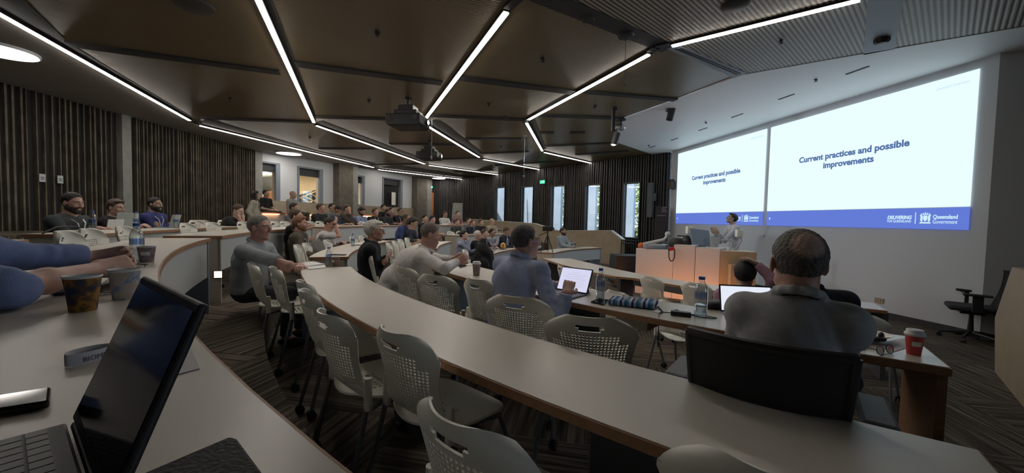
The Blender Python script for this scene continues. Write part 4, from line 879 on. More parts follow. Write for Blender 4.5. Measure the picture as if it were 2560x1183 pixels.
def hand(v, W, d, n, side, curl, spread=.12, sc=1.0, mn=0.0, thumb=.6):
    """wrist W, pointing d, palm faces n; side +1: thumb along cross(d,n)"""
    d = nrm(d); n = nrm(n - d * n.dot(d)); t = np.cross(d, n) * side
    k = .012 * sc; pr = .0135 * sc
    for off in (-.026, -.009, .009, .026):
        v.cone(W + t * off * .6 * sc, W + d * .088 * sc + t * off * 1.08 * sc, .0165 * sc, .0135 * sc, .02)
    for i, (off, L) in enumerate(((.031, .072), (.0105, .080), (-.0105, .075), (-.031, .060))):
        b = W + d * .092 * sc + t * off * sc; dd = nrm(d + t * off * spread * 10); r = max(.0093 * sc, mn); L *= sc; c = curl * (1 + .12 * i) if not isinstance(curl, (list, tuple)) else curl[i]
        p = b
        for s_, fr in ((1, .45), (2, .30), (3, .25)):
            a = c * (s_ * .62); q = p + (dd * math.cos(a) + n * math.sin(a)) * L * fr
            v.cone(p, q, r * (1.06 - .08 * s_), r * (1.0 - .09 * s_), .004); p = q
    b = W + d * .022 * sc + t * .030 * sc; m = b + nrm(d * (.9 - thumb * .4) + t * thumb + n * .35) * .042 * sc; e = m + nrm(d * .9 + t * (thumb - .5) * .6 + n * .35) * .030 * sc; e2 = e + nrm(d * .9 - t * .1 + n * .4) * .024 * sc
    v.cone(b - t * .008 * sc, m, max(.0155 * sc, mn), max(.0125 * sc, mn), .014); v.cone(m, e, max(.012 * sc, mn), max(.0105 * sc, mn), .004); v.cone(e, e2, max(.0105 * sc, mn), max(.0085 * sc, mn), .003)
def rotm(yaw, pitch, roll=0):   # head axes: columns right, forward, up ; yaw + to the left
    R = Matrix.Rotation(yaw, 3, 'Z') @ Matrix.Rotation(pitch, 3, 'X') @ Matrix.Rotation(roll, 3, 'Y'); return np.array(R)
def person(label, head, fz, face, look=None, hp=0.0, lean=.06, pose='table', skin='fair', hair='dark', hstyle='short', beard=None, shirt=((.3, .3, .3), 'short'), trousers=(.03, .035, .05), jacket=None,
           stand=False, h=.012, hands=None, elbows=None, curl=.5, lany=None, glasses=None, collar=False, group='seated audience', tall=1.0, bulk=1.0, palms=None, hs=1.0, hh=None, hroll=0, watch=None, under=None, cap=None, fold=.0015, vis_legs=True, undershoot=0, sideX=0.0, ar=1.0, hsc=1.0, nk=0.0):
    """head: world position of the head's centre; face: heading of the body in degrees"""
    f = np.array([math.cos(math.radians(face)), math.sin(math.radians(face)), 0]); r_ = np.array([f[1], -f[0], 0])
    Hw = np.array(head, float); base = Hw - f * lean - r_ * sideX; base[2] = fz
    t = thing('person', label, 'person', tuple(base), math.radians(face - 90), group)
    def loc(p): q = np.array(p, float) - base; return V3(q.dot(r_), q.dot(f), q[2])
    H = V3(sideX, lean, Hw[2] - fz)
    if look is None: look = (6.7, 7.6)
    lk = math.degrees(math.atan2(look[1] - Hw[1], look[0] - Hw[0])) if isinstance(look, tuple) else look
    yaw = math.radians((lk - face + 180) % 360 - 180); R = rotm(yaw, hp, hroll)
    def hd(x, y, z): return H + R @ V3(x, y, z) * hs
    pz = .92 * tall if stand else .51
    # trunk landmarks
    N = H + V3(0, 0, 0) + R @ V3(0, -.028, 0) + V3(0, -.012, -.175 * hs); N[2] = H[2] - (.143 - nk) * hs
    PV = V3(0, 0, pz); up = N - PV; spine = nrm(up); C = PV + up * .62 + V3(0, -.035, 0); B = PV + up * .28 + V3(0, -.02, 0)
    sw = .185 * bulk; SL = N + V3(-sw, 0, 0) - spine * .075; SR = N + V3(sw, 0, 0) - spine * .075
    a1, a2 = .285, .255
    tz = .76
    D = {'table': (V3(-.10, .40, tz), V3(.10, .40, tz)), 'wide': (V3(-.24, .38, tz), V3(.24, .38, tz)), 'lap': (V3(-.10, .30, .60), V3(.10, .30, .60)),
         'crossed': (V3(.13, C[1] + .19, C[2] - .06), V3(-.13, C[1] + .20, C[2] - .03)), 'chin': (V3(-.05, .38, tz), hd(.02, .10, -.13)), 'chin_l': (hd(-.02, .10, -.13), V3(.08, .38, tz)), 'face': (hd(-.05, .09, -.09), hd(.05, .09, -.09)),
         'brow': (V3(-.1, .36, tz), hd(.05, .11, .05)), 'sides': (V3(-.26, .03, .82), V3(.26, .03, .82))}.get(pose, (None, None))
    HL, HR = D
    if hands: HL, HR = [loc(p) if p is not None else q for p, q in zip(hands, (HL, HR))]
    hintL, hintR = V3(-.32, -.35, -1), V3(.32, -.35, -1)
    if elbows:
        EL, ER = [loc(p) if p is not None else None for p in elbows]
    else: EL = ER = None
    if EL is None: EL, HL = ik(SL, HL, a1, a2, hintL)
    if ER is None: ER, HR = ik(SR, HR, a1, a2, hintR)
    hw = .095
    if stand: KN = [V3(s * .1, .01, .5) for s in (-1, 1)]; AN = [V3(s * .11, -.02, .09) for s in (-1, 1)]
    else: KN = [PV + V3(s * .14, .43, .01) for s in (-1, 1)]; AN = [V3(s * .15, .40 - undershoot, .09) for s in (-1, 1)]
    HP = [PV + V3(s * hw, .0, -.01) for s in (-1, 1)]
    far_ = h > .0105
    allp = np.array([H + 0.16, H - .16, SL - .14, SR + .14, EL, ER, HL, HR] + KN + AN + [PV - .2])
    lo = allp.min(0) - .16; hi = allp.max(0) + .19; lo[2] = -.01
    # ---- skin: one continuous body ----
    v = Vol(lo, hi, h)
    R_ = R; E = lambda x, y, z, r, k=.015: v.ell(hd(x, y, z), tuple(q * hs for q in r), R_, k)
    E(0, -.018, .032, (.0755, .096, .088)); E(0, .028, -.03, (.0585, .062, .083), .03); E(0, .060, -.094, (.027, .024, .02), .03)
    for s in (-1, 1):
        v.cone(hd(s * .047, .0, -.062), hd(s * .012, .062, -.098), .022 * hs, .018 * hs, .02); v.ell(hd(s * .036, .068, -.02), (.02 * hs, .02 * hs, .02 * hs), R_, .02)
        v.ell(hd(s * .079, -.008, -.006), (.008 * hs, .019 * hs, .032 * hs), np.array(Matrix(R_.tolist()) @ Matrix.Rotation(s * .35, 3, 'Z')), .006)
        v.cone(hd(s * .012, .092, .028), hd(s * .048, .076, .030), .009 * hs, .008 * hs, .012)
    if not far_:
        for s in (-1, 1): v.carve(hd(s * .031, .099, .006), (.018 * hs, .014 * hs, .011 * hs), .01, R_)
    v.cone(hd(0, .090, .016), hd(0, .113, -.028), .0085 * hs, .0125 * hs, .010)
    for s in (-1, 1): v.ell(hd(s * .012, .100, -.032), (.0085 * hs, .010 * hs, .007 * hs), R_, .006)
    v.cone(hd(-.016, .087, -.057), hd(.016, .087, -.057), .0062 * hs, .0062 * hs, .007); v.cone(hd(-.013, .086, -.067), hd(.013, .086, -.067), .0068 * hs, .0068 * hs, .005)
    v.cone(hd(0, -.03, -.06), N + V3(0, -.005, -.03), .056 * hs, .060, .03); v.cone(N, N - spine * .06, .06, .08, .03)
    v.cone(SL, SR, .05, .05, .04); v.ell(C, (.15, .095, .16), None, .05); v.ell(B, (.135, .10, .15), None, .05); v.ell(PV, (.15, .11, .10), None, .05)
    for S_, E_, W_2, hn, sd in ((SL, EL, HL, 0, 1), (SR, ER, HR, 1, -1)):
        v.cone(S_, E_, .046 * ar, .037 * ar, .03); v.cone(E_, E_ + (W_2 - E_) * .35, .038 * ar, .0385 * ar, .02); v.cone(E_ + (W_2 - E_) * .35, W_2, .0385 * ar, .0262 * ar, .02)
        d = nrm(W_2 - E_)
        if palms and palms[hn] is not None:
            dd, nn = palms[hn]; cv = lambda q: V3(np.dot(q, r_), np.dot(q, f), q[2]) if True else q
            dd, nn = cv(np.array(dd, float)), cv(np.array(nn, float))
        elif pose in ('face',) or (pose == 'chin' and hn == 1) or (pose == 'chin_l' and hn == 0): dd = nrm(H + R @ V3(0, .02, 0) - W_2 + V3(0, 0, .06)); nn = R @ V3(0, -1, .1)
        elif pose == 'brow' and hn == 1: dd = nrm(R @ V3(-.5, -.1, .8)); nn = R @ V3(-.3, -1, 0)
        elif pose == 'crossed': dd = d; nn = V3(0, -1, 0)
        else: dd = nrm(V3(d[0], d[1], 0) + V3(-.25 * (1 if hn else -1), 0, -.05)); nn = V3(0, 0, -1)
        hand(v, W_2, dd, nn, sd * (1 if True else 1), curl if not isinstance(curl, dict) else curl[hn], mn=h * .75 if far_ else 0, sc=(1.0 if not far_ else 1.05) * hsc)
    for k_ in (0, 1):
        v.cone(HP[k_], KN[k_], .068, .05, .03); v.cone(KN[k_], AN[k_], .046, .033, .03); v.cone(AN[k_], AN[k_] + V3(0, .14, -.055), .032, .024, .02)
    body = vol_obj('body', v, cmat('skin', SK[skin] if isinstance(skin, str) else skin), t)
    # ---- upper clothing ----
    def top(name, col, sleeve, off, rough=.85, opened=False, nb=.0):
        g = Vol(lo, hi, max(h, .006)); o = off + (h * .25 if far_ else 0)
        g.cone(SL, SR, .052 + o, .052 + o, .05); g.ell(C, (.172 * bulk + o, .118 * bulk + o, .175 + o), None, .05); g.ell(B, (.160 * bulk + o, .128 * bulk + o, .16 + o), None, .05)
        g.ell(PV + V3(0, 0, .02), (.168 * bulk + o, .132 * bulk + o, .10 + o), None, .05); g.cone(N - spine * .045, N - spine * .10, .064 + o, .09 + o, .035)
        for s_ in (SL, SR): g.cone(N - spine * .055, s_, .05 + o, .052 + o, .05)
        for S_, E_, W_2 in ((SL, EL, HL), (SR, ER, HR)):
            r1, r2 = (.057 + o * .8) * ar, (.051 + o * .8) * ar
            if sleeve == 'short': g.cone(S_, S_ + (E_ - S_) * .78, r1, r2 + .008, .03, True)
            else:
                g.cone(S_, E_, r1, r2, .03, fold=fold); fr = .97 if sleeve == 'long' else (.85 if (sleeve == 'rolled' and S_ is SL) else .07)
                g.cone(E_, E_ + (W_2 - E_) * fr, r2, ((.037 if sleeve == 'long' else .046) + o) * ar, .025, True, fold=fold)
                e = E_ + (W_2 - E_) * fr; dd = nrm(W_2 - E_); g.cone(e - dd * .04, e, ((.035 if sleeve == 'long' else .050) + o) * ar, ((.035 if sleeve == 'long' else .050) + o) * ar, .004, True)
        if not far_: g.wrinkle(.005, 26, len(label)); g.wrinkle(.003, 60, len(label) * 2)
        if collar or name == 'jacket':
            for k_ in range(14):
                a = 2 * math.pi * k_ / 14; b = 2 * math.pi * (k_ + 1) / 14; rr = .066 + o * .6
                fn = lambda q: N + V3(math.cos(q) * rr, math.sin(q) * rr * 1.02 - .006, (.004 if name != 'jacket' else .012) - .030 * math.sin(q))
                g.cone(fn(a), fn(b), .011 if name != 'jacket' else .013, .011 if name != 'jacket' else .013, .008); g.cone(fn(a) + V3(0, 0, .014), fn(b) + V3(0, 0, .014), .007, .007, .006)
        if opened:   # open front showing the shirt
            c_ = C + V3(0, .15, -.02); g.carve(c_, (.05, .10, .26), .01)
        return vol_obj(name, g, cmat('cloth', col, rough), t)
    top('shirt', shirt[0], shirt[1], .004)
    if jacket: top('jacket', jacket, 'long', .016, .9, True)
    if vis_legs:
        g = Vol(lo, hi, max(h, .010))
        g.ell(PV, (.166 * bulk, .128 * bulk, .10), None, .04)
        for k_ in (0, 1): g.cone(HP[k_], KN[k_], .084, .066, .03); g.cone(KN[k_], AN[k_] + V3(0, 0, .01), .062, .050, .02, True)
        vol_obj('trousers', g, cmat('cloth', trousers), t)
        for k_ in (0, 1):
            mm = MB(); a = AN[k_]; mm.ell((a[0], a[1] + .06, .045), (.045, .135, .048), 12, 8); mm.build('shoe', M['black'], t, smooth=True)
    # ---- hair ----
    if hstyle != 'bald':
        hk = HC_[hair] if isinstance(hair, str) else hair; hr = max(h * .8, .0045) if h < .01 else h * .85
        g = Vol(H - .2, H + .2, hr) if hstyle not in ('long', 'tied') else Vol(H - V3(.2, .26, .5), H + .2, hr)
        th = {'crop': .006, 'short': .012, 'full': .022, 'thick': .030, 'ring': .007, 'long': .018, 'tied': .014, 'side': .020, 'afro': .028}.get(hstyle, .012) * hs + (h * .2 if far_ else 0)
        def cut(d, x, y, z):
            x, y, z = x / hs, y / hs - .018, z / hs + .032
            line = (y - .060) * .857 - (z - .072) * .52
            n_ = .0022 * np.sin(x * 260 + 3 * np.sin(z * 70)) * np.sin(y * 210 + z * 190)
            d = d + n_ * hs
            if hstyle == 'recede': d = np.maximum(d, (.045 - np.sqrt(x ** 2 + (y - .06) ** 2 + (z - .12) ** 2)) * hs)
            ear = np.sqrt(((np.abs(x) - .086) / .9) ** 2 + ((y + .004) / 1.1) ** 2 + ((z + .012) / 1.5) ** 2) - .022
            edge = np.maximum(np.maximum(line, -.082 - z + .35 * np.maximum(y, -.2)), -ear) * hs
            d = d + (th + .002) * np.clip(1 + edge / (.030 * hs), 0, 1) ** 1.5
            return np.maximum(d, edge)
        g.ell(hd(0, -.018, .032), tuple((q + th / hs) * hs for q in (.0755, .096, .088)), R, .0, cut)
        if hstyle in ('full', 'thick', 'side'):
            for k_ in range(7): g.ell(hd(-.05 + k_ * .0165 + (.01 if hstyle == 'side' else 0), .062 - abs(k_ - 3) * .006, .098 + .008 * (k_ % 2)), (.02 * hs, .03 * hs, .017 * hs), R, .008)
        if hstyle in ('long', 'tied'):
            if hstyle == 'long':
                for s in (-1, 0, 1): g.cone(hd(s * .055, -.06, .02), H + V3(0, 0, 0) + R @ V3(s * .075, -.09 + .05 * abs(s), -.05) + V3(0, 0, -.17), .05, .042, .04)
                for s in (-1, 1): g.cone(hd(s * .078, .01, .06), H + R @ V3(s * .095, .03, 0) + V3(0, 0, -.2), .022, .03, .03)
            else: g.ell(hd(0, -.125, .01), (.034, .034, .036), R, .01)
        hm = cmat('hair', hk)
        if hstyle == 'ring':    # thinning crown: scalp shows through around the crown
            hm = mat('thinning_hair', hk, .55, noise=(60, tuple(c * 1.7 + .01 for c in hk)), bump=(160, .5)); nt = hm.node_tree; b = nt.nodes['Principled BSDF']; src = b.inputs['Base Color'].links[0].from_socket
            tc = nt.nodes.new('ShaderNodeTexCoord'); ds = nt.nodes.new('ShaderNodeVectorMath'); ds.operation = 'DISTANCE'; ds.inputs[1].default_value = tuple(hd(.0, -.095, .074)); n_ = nt.nodes.new('ShaderNodeTexNoise'); n_.inputs['Scale'].default_value = 220; n_.inputs['Detail'].default_value = 4
            ad = nt.nodes.new('ShaderNodeMath'); ad.operation = 'MULTIPLY_ADD'; ad.inputs[1].default_value = .022; mr = nt.nodes.new('ShaderNodeMapRange'); mr.inputs['From Min'].default_value = .050; mr.inputs['From Max'].default_value = .070
            mx = nt.nodes.new('ShaderNodeMix'); mx.data_type = 'RGBA'; mx.inputs['A'].default_value = (.66, .47, .39, 1); L = nt.links.new
            L(tc.outputs['Object'], ds.inputs[0]); L(tc.outputs['Object'], n_.inputs['Vector']); L(n_.outputs['Fac'], ad.inputs[0]); L(ds.outputs['Value'], ad.inputs[2]); L(ad.outputs[0], mr.inputs['Value']); L(mr.outputs['Result'], mx.inputs['Factor']); L(src, mx.inputs['B']); L(mx.outputs['Result'], b.inputs['Base Color'])
        vol_obj('hair', g, hm, t, 0)
    if beard:
        g = Vol(H - .17, H + .17, max(.005, h * .8)); bo = .006 * hs + (h * .15 if far_ else 0)
        def bcut(d, x, y, z):
            X_, Y_, Z_ = x, y + .028 * hs, z - .03 * hs
            d = np.maximum(d, Z_ + .040 * hs - .0 * Y_ + .55 * np.abs(X_) * 0); mouth = np.sqrt(X_ ** 2 + ((Z_ + .062 * hs) * 2.2) ** 2) - .015 * hs
            return np.maximum(d, np.minimum(.02, -mouth) * (Y_ > .05 * hs) + d * (Y_ <= .05 * hs)) + .0015 * np.sin(X_ * 300) * np.sin(Z_ * 280)
        g.ell(hd(0, .028, -.03), tuple(q * hs + bo for q in (.0585, .062, .083)), R, .0, bcut); g.ell(hd(0, .060, -.094), tuple(q * hs + bo for q in (.027, .024, .02)), R, .02)
        for s in (-1, 1): g.cone(hd(s * .05, .0, -.055), hd(s * .012, .062, -.098), .022 * hs + bo, .018 * hs + bo, .02); g.cone(hd(s * .062, .0, -.02), hd(s * .052, .0, -.06), .012 * hs + bo, .02 * hs + bo, .015)
        vol_obj('beard', g, cmat('hair', HC_[beard] if isinstance(beard, str) else beard), t, 0)
    if not far_ or h < .0125:
        mm = MB()
        for s in (-1, 1): c_ = hd(s * .031, .0815, .006); mm.ell(tuple(c_), (.0118 * hs,) * 3, 12, 8)
        mm.build('eyes', M['eye'], t, smooth=True)
        mm = MB()
        for s in (-1, 1): c_ = hd(s * .031, .0895, .006); mm.ell(tuple(c_), (.0052 * hs,) * 3, 8, 6)
        mm.build('irises', M['iris'], t, smooth=True)
        if hstyle != 'bald' or True:
            mm = MB()
            for s in (-1, 1): mm.tube([tuple(hd(s * .014, .1005, .027)), tuple(hd(s * .030, .0985, .033)), tuple(hd(s * .048, .085, .028))], [.003 * hs, .0036 * hs, .002 * hs], 6)
            mm.build('eyebrows', cmat('hair', HC_[hair] if isinstance(hair, str) else hair), t, smooth=True)
    if glasses:
        mm = MB(); gm = M['black'] if glasses != 'wire' else M['steel']
        for s in (-1, 1):
            pts = [tuple(hd(s * .033 + .023 * math.cos(a), .106 - .012 * abs(math.cos(a)) * 0, .004 + .017 * math.sin(a))) for a in [2 * math.pi * k_ / 14 for k_ in range(15)]]; mm.tube(pts, .0018 * hs, 6)
            mm.tube([tuple(hd(s * .055, .104, .008)), tuple(hd(s * .082, .07, .008)), tuple(hd(s * .085, -.01, .006))], .0018 * hs, 6)
        mm.tube([tuple(hd(-.011, .108, .008)), tuple(hd(.011, .108, .008))], .0018 * hs, 6); mm.build('glasses', gm, t)
        if glasses == 'sun':
            mm = MB()
            for s in (-1, 1): mm.ell(tuple(hd(s * .033, .105, .004)), (.022 * hs, .004, .016 * hs), 12, 6, Matrix(R.tolist()))
            mm.build('lenses', M['black'], t)
    if lany:
        mm = MB(); o = .124 * bulk + (.02 if not jacket else .03)
        for s in (-1, 1):
            pts = [N + V3(s * .03, -.075, -.005), N + V3(s * .078, -.01, .0), N + V3(s * .08, .07, -.05), C + V3(s * .055, o, .06), C + V3(0, o + .006, -.10)]
            for a, b in zip(pts[:-1], pts[1:]): mm.bar(tuple(a), tuple(b), .014, .003, (0, 1, .2) if abs((b - a)[2]) > .05 else (0, 0, 1))
        mm.bar(tuple(N + V3(-.03, -.075, -.005)), tuple(N + V3(.03, -.075, -.005)), .014, .003)
        mm.build('lanyard', M['lany'] if lany is True else lany, t)
    if watch is not None:
        W_2 = (HL, HR)[watch]; E_ = (EL, ER)[watch]; dd = nrm(W_2 - E_); mm = MB(); mm.tube([tuple(W_2 - dd * .028), tuple(W_2 - dd * .008)], .033, 16); mm.build('watch', M['black'], t, smooth=True)
    if cap:
        g = Vol(H - .2, H + .22, max(h * .8, .006)); g.ell(hd(0, -.014, .045), (.090 * hs, .110 * hs, .085 * hs), R, 0, lambda d, x, y, z: np.maximum(d, -z - .0)); g.ell(hd(0, .10, .052), (.065, .07, .012), R, .008); vol_obj('cap', g, cmat('cloth', cap), t)
    return t
M['eye'] = mat('eye_white', (.7, .66, .62), .25); M['iris'] = mat('iris', (.03, .02, .015), .2); M['lany'] = mat('lanyard_white', (.7, .7, .72), .6)
LB = (.20, .26, .48)
def on_row(px, py, R, far=1): 
    p = onrow(px, R, 1.5, far); q = PD(px, py, p.y); return q
def spx(label, px, py, R, fz, far=1, j=0, **k):
    p = on_row(px, py, R, far); return person(label, tuple(p), fz, toO(p, j), **k)
def sz(label, px, py, Z, fz, face=None, j=0, **k):
    p = PD(px, py, Z); return person(label, tuple(p), fz, toO(p, j) if face is None else face, **k)
# --- nearest people ---
# blue-sleeved man at the left edge; only his arms reach into view
def wp(px, py, Z): return tuple(PD(px, py, Z))
person('man in a rolled-sleeve blue shirt resting clasped hands on the table at left edge', (-1.62, .86, 1.90), .6, 42, pose='table', skin='ruddy', hair='dark', shirt=(LB, 'rolled'), h=.004, lean=.10, ar=.80, hsc=.80,
       hands=(wp(236, 648, 1.30), wp(250, 672, 1.20)), elbows=(wp(-50, 634, 1.04), wp(22, 724, .92)), curl={0: 1.0, 1: 1.05},
       palms=(((.75, .5, .15), (.5, -.9, -.2)), ((.25, 1, .12), (-.8, .1, -.6))), lany=True, collar=True, fold=.002, hh=1)
sz('grey-haired man in a light grey polo shirt leaning on folded arms at the table end', 651, 570, 3.85, .3, 6, skin='ruddy', hair='grey', shirt=((.34, .36, .39), 'short'), h=.006, lean=.10, look=-6, hstyle='short', bulk=1.16, trousers=(.04, .045, .06), collar=True, pose='x',
   hands=(wp(752, 664, 3.95), wp(700, 672, 3.55)), elbows=(wp(700, 668, 4.12), wp(724, 664, 3.45)), curl=.8, palms=(((.3, -.9, -.1), (0, 0, -1)), ((-.3, .9, -.1), (0, 0, -1))))
sz('balding man in a white shirt bent forward over the table with clasped hands', 1078, 588, 4.0, .3, 14, skin='ruddy', hair=(.13, .10, .085), hstyle='crop', shirt=((.80, .77, .76), 'long'), h=.006, lean=.42, look=6, hp=-.25, bulk=1.22, trousers=(.015, .017, .022), collar=True, pose='x', fold=.002,
   hands=(wp(1136, 650, 4.0), wp(1142, 655, 3.75)), elbows=(wp(1100, 650, 4.2), wp(1112, 672, 3.55)), curl=.9, palms=(((.8, -.3, .5), (.2, -1, 0)), ((.8, .35, .5), (-.2, 1, 0))))
sz('man in a light blue shirt seen from behind typing on a tablet', 1316, 604, 2.85, .3, 42, skin='ruddy', hair='dgrey', shirt=((.40, .46, .66), 'long'), h=.0055, lean=.14, look=24, hp=.02, glasses='wire', lany=True, collar=True, trousers=(.12, .12, .13), bulk=1.08, pose='x', fold=.002, hs=.95, nk=.02,
   hands=(wp(1392, 712, 3.1), wp(1416, 735, 2.55)), elbows=(wp(1330, 740, 3.1), wp(1395, 815, 2.5)), curl={0: .7, 1: .55}, palms=(((.7, .3, .1), (0, 0, -1)), ((.25, .6, .5), (-.2, .5, -.9))))
sz('balding grey-haired man in a grey jacket seen from behind before the slides', 1993, 660, 1.47, .3, 53, skin='ruddy', hair=(.075, .066, .06), hstyle='ring', shirt=((.03, .03, .035), 'long'), jacket=(.46, .465, .48), h=.005, lean=.05, look=70, hs=1.05, bulk=.80, ar=.85, sideX=.07, nk=.022, trousers=(.04, .04, .05), pose='table', fold=.001, collar=True)
sz('black-haired man in a pink shirt with one hand raised to his head', 1862, 686, 3.7, 0, 60, skin='tan', hair='black', hstyle='full', shirt=((.46, .26, .34), 'long'), h=.008, lean=.06, look=62, pose='x', hands=(wp(1800, 745, 4.2), wp(1893, 662, 3.6)), elbows=(None, wp(1935, 700, 3.5)), palms=(None, ((-.8, .2, .5), (-.3, .4, -.9))), curl=.6)
sz('person in a navy suit mostly hidden behind the grey jacket man', 2022, 672, 2.75, .0, 75, skin='fair', hair='dgrey', shirt=((.5, .5, .5), 'long'), jacket=(.022, .024, .04), h=.010, lean=.05, pose='table', bulk=1.1, hh=1, sideX=-.12)
# presenter
sz('standing presenter in a white shirt gesturing with both hands before the left slide', 1829, 547, 9.35, 0, 175, stand=True, skin='olive', hair='black', hstyle='side', shirt=((.62, .60, .64), 'long'), trousers=(.012, .012, .016), h=.009, lean=.04, look=172, hp=.38, pose='x', group='presenter', collar=True, tall=1.0,
   hands=(wp(1796, 583, 9.1), wp(1786, 582, 9.5)), elbows=(wp(1812, 602, 9.15), wp(1800, 604, 9.6)), palms=(((-.6, 0, .8), (0, 1, .2)), ((-.6, 0, .8), (0, -1, .2))), curl=.25)
# --- upper left, by the batten wall ---
sz('bearded man in a dark grey tee with a white lanyard at the upper left table', 183, 508, 4.7, .6, 12, look=-4, hp=-.12, skin='ruddy', hair='black', beard='dark', shirt=((.045, .055, .058), 'short'), h=.008, lean=.08, lany=True, bulk=1.18, pose='table')
sz('young dark-haired man in black behind the silver laptop at left', 291, 520, 6.0, .6, 10, look=-2, skin='fair', hair='brown', hstyle='full', shirt=((.014, .014, .016), 'short'), h=.009, lean=.1, pose='table', hp=-.1)
sz('dark-haired man in a royal blue shirt with folded arms by the batten wall', 389, 512, 6.8, .6, 8, look=-3, skin='tan', hair='black', beard='dark', shirt=((.045, .06, .21), 'long'), h=.009, lean=0.04, pose='crossed', lany=True, collar=True, bulk=1.1)
sz('man in a black tee resting his face on both fists', 596, 527, 7.7, .6, 4, look=-10, hp=-.35, skin='fair', hair='brown', shirt=((.014, .014, .017), 'short'), h=.009, lean=.28, pose='face')
sz('young woman standing in a cream cardigan with long black hair', 641, 489, 11.2, .6, 20, stand=True, look=8, skin='olive', hair='black', hstyle='long', shirt=((.05, .045, .045), 'long'), jacket=(.44, .42, .34), h=.011, lean=.02, pose='sides', group='standing audience', tall=.93)
# back bench
sz('man in a black polo sitting high against the back wall beneath the first window', 666, 484, 12.9, 1.12, -10, look=-12, skin='tan', hair='dark', shirt=((.012, .012, .014), 'short'), h=.014, lean=.05, pose='lap', trousers=(.10, .07, .045), group='people on the back bench')
sz('older bald man in a pale grey shirt sitting high between the two windows', 733, 487, 12.6, 1.10, 0, look=4, skin='tan', hair='white', hstyle='bald', shirt=((.32, .31, .31), 'long'), h=.014, lean=0.04, pose='lap', trousers=(.09, .08, .055), group='people on the back bench')
GA = 'audience along the far upper table'
for px, py, R, ds, kw in ((737, 521, 11.3, 'bearded man in a grey top below the older bald man on the bench', dict(skin='tan', hair='dark', beard='dark', shirt=((.16, .16, .18), 'short'))),
    (803, 521, 11.3, 'man in glasses and a black polo left of the concrete column', dict(skin='ruddy', hair='brown', glasses='wire', shirt=((.015, .017, .022), 'short'), bulk=1.15)),
    (831, 519, 12.2, 'dark-haired man in a grey-green shirt behind the man in glasses', dict(skin='tan', hair='black', shirt=((.20, .22, .20), 'long'))),
    (846, 525, 11.35, 'man in a dark cap with his head down in front of the concrete column', dict(skin='tan', hair='dark', cap=(.02, .02, .022), shirt=((.06, .075, .10), 'short'), hp=-.4)),
    (869, 523, 11.3, 'man in brown holding his chin in front of the pale column', dict(skin='ruddy', hair='brown', shirt=((.10, .075, .06), 'long'), pose='chin')),
    (904, 529, 11.25, 'black-haired man in a checked pale blue shirt looking down', dict(skin='tan', hair='black', hstyle='full', beard='black', shirt=((.26, .32, .48), 'long'), hp=-.45)),
    (939, 530, 11.25, 'stocky man in a black tee left of the group in lanyards', dict(skin='ruddy', hair='brown', shirt=((.014, .014, .016), 'short'), bulk=1.18, lany=True)),
    (959, 520, 12.5, 'man in black seated highest behind the group in lanyards', dict(skin='tan', hair='black', shirt=((.012, .012, .015), 'long'))),
    (970, 532, 11.6, 'person in dark clothing between the stocky man and the pink shirt', dict(skin='brown', hair='black', beard='black', shirt=((.03, .035, .04), 'long'))),
    (980, 526, 11.8, 'man in a dusky pink shirt below the fourth internal window', dict(skin='fair', hair='dark', shirt=((.30, .11, .17), 'long'))),
    (1001, 529, 11.6, 'man in dark glasses and black tee with white lanyard by the dark column', dict(skin='tan', hair='dark', glasses='sun', shirt=((.014, .014, .016), 'short'), lany=True))):
    spx(ds, px, py, R, .6, 1, h=.0135, group=GA, **dict(dict(lean=.07, pose='table'), **kw))
GB = 'audience along the second middle-tier table'
spx('bearded man in a brown jacket with a lanyard leaning back', 752, 560, 9.95, .3, 1, skin='ruddy', hair='ginger', hstyle='full', beard='ginger', shirt=((.02, .02, .022), 'short'), jacket=(.11, .09, .07), h=.009, lean=-.02, look=8, pose='lap', lany=True, group=GB)
spx('man in a black tee with folded arms beyond the brown jacket man', 742, 542, 10.1, .3, 1, skin='ruddy', hair='brown', shirt=((.014, .014, .016), 'short'), h=.011, lean=.02, pose='crossed', group=GB)
spx('man in a white shirt shielding his eyes with one hand', 824, 560, 9.85, .3, 1, skin='ruddy', hair='dark', hstyle='crop', shirt=((.60, .58, .56), 'short'), h=.009, lean=.16, pose='brow', hp=-.3, watch=1, group=GB)
sz('white-haired man in a black jacket with folded arms in the aisle', 938, 578, 4.85, .3, 12, look=4, skin='ruddy', hair='white', hstyle='full', glasses='wire', shirt=((.014, .015, .02), 'long'), jacket=(.014, .015, .022), h=.007, lean=.03, pose='crossed', group='seated audience', hs=1.02)
GC = 'audience in the middle aisle cluster'
spx('man in a royal blue tee just left of the dark blue tee', 1015, 549, 8.75, .3, 1, skin='brown', hair='dark', hstyle='crop', shirt=((.05, .08, .22), 'short'), h=.010, lean=.15, pose='table', group=GC)
spx('dark-haired man in a dark blue tee looking down at the table', 1033, 558, 8.55, .3, 1, skin='tan', hair='black', hstyle='thick', shirt=((.025, .03, .05), 'short'), h=.009, lean=.16, pose='table', hp=-.35, group=GC)
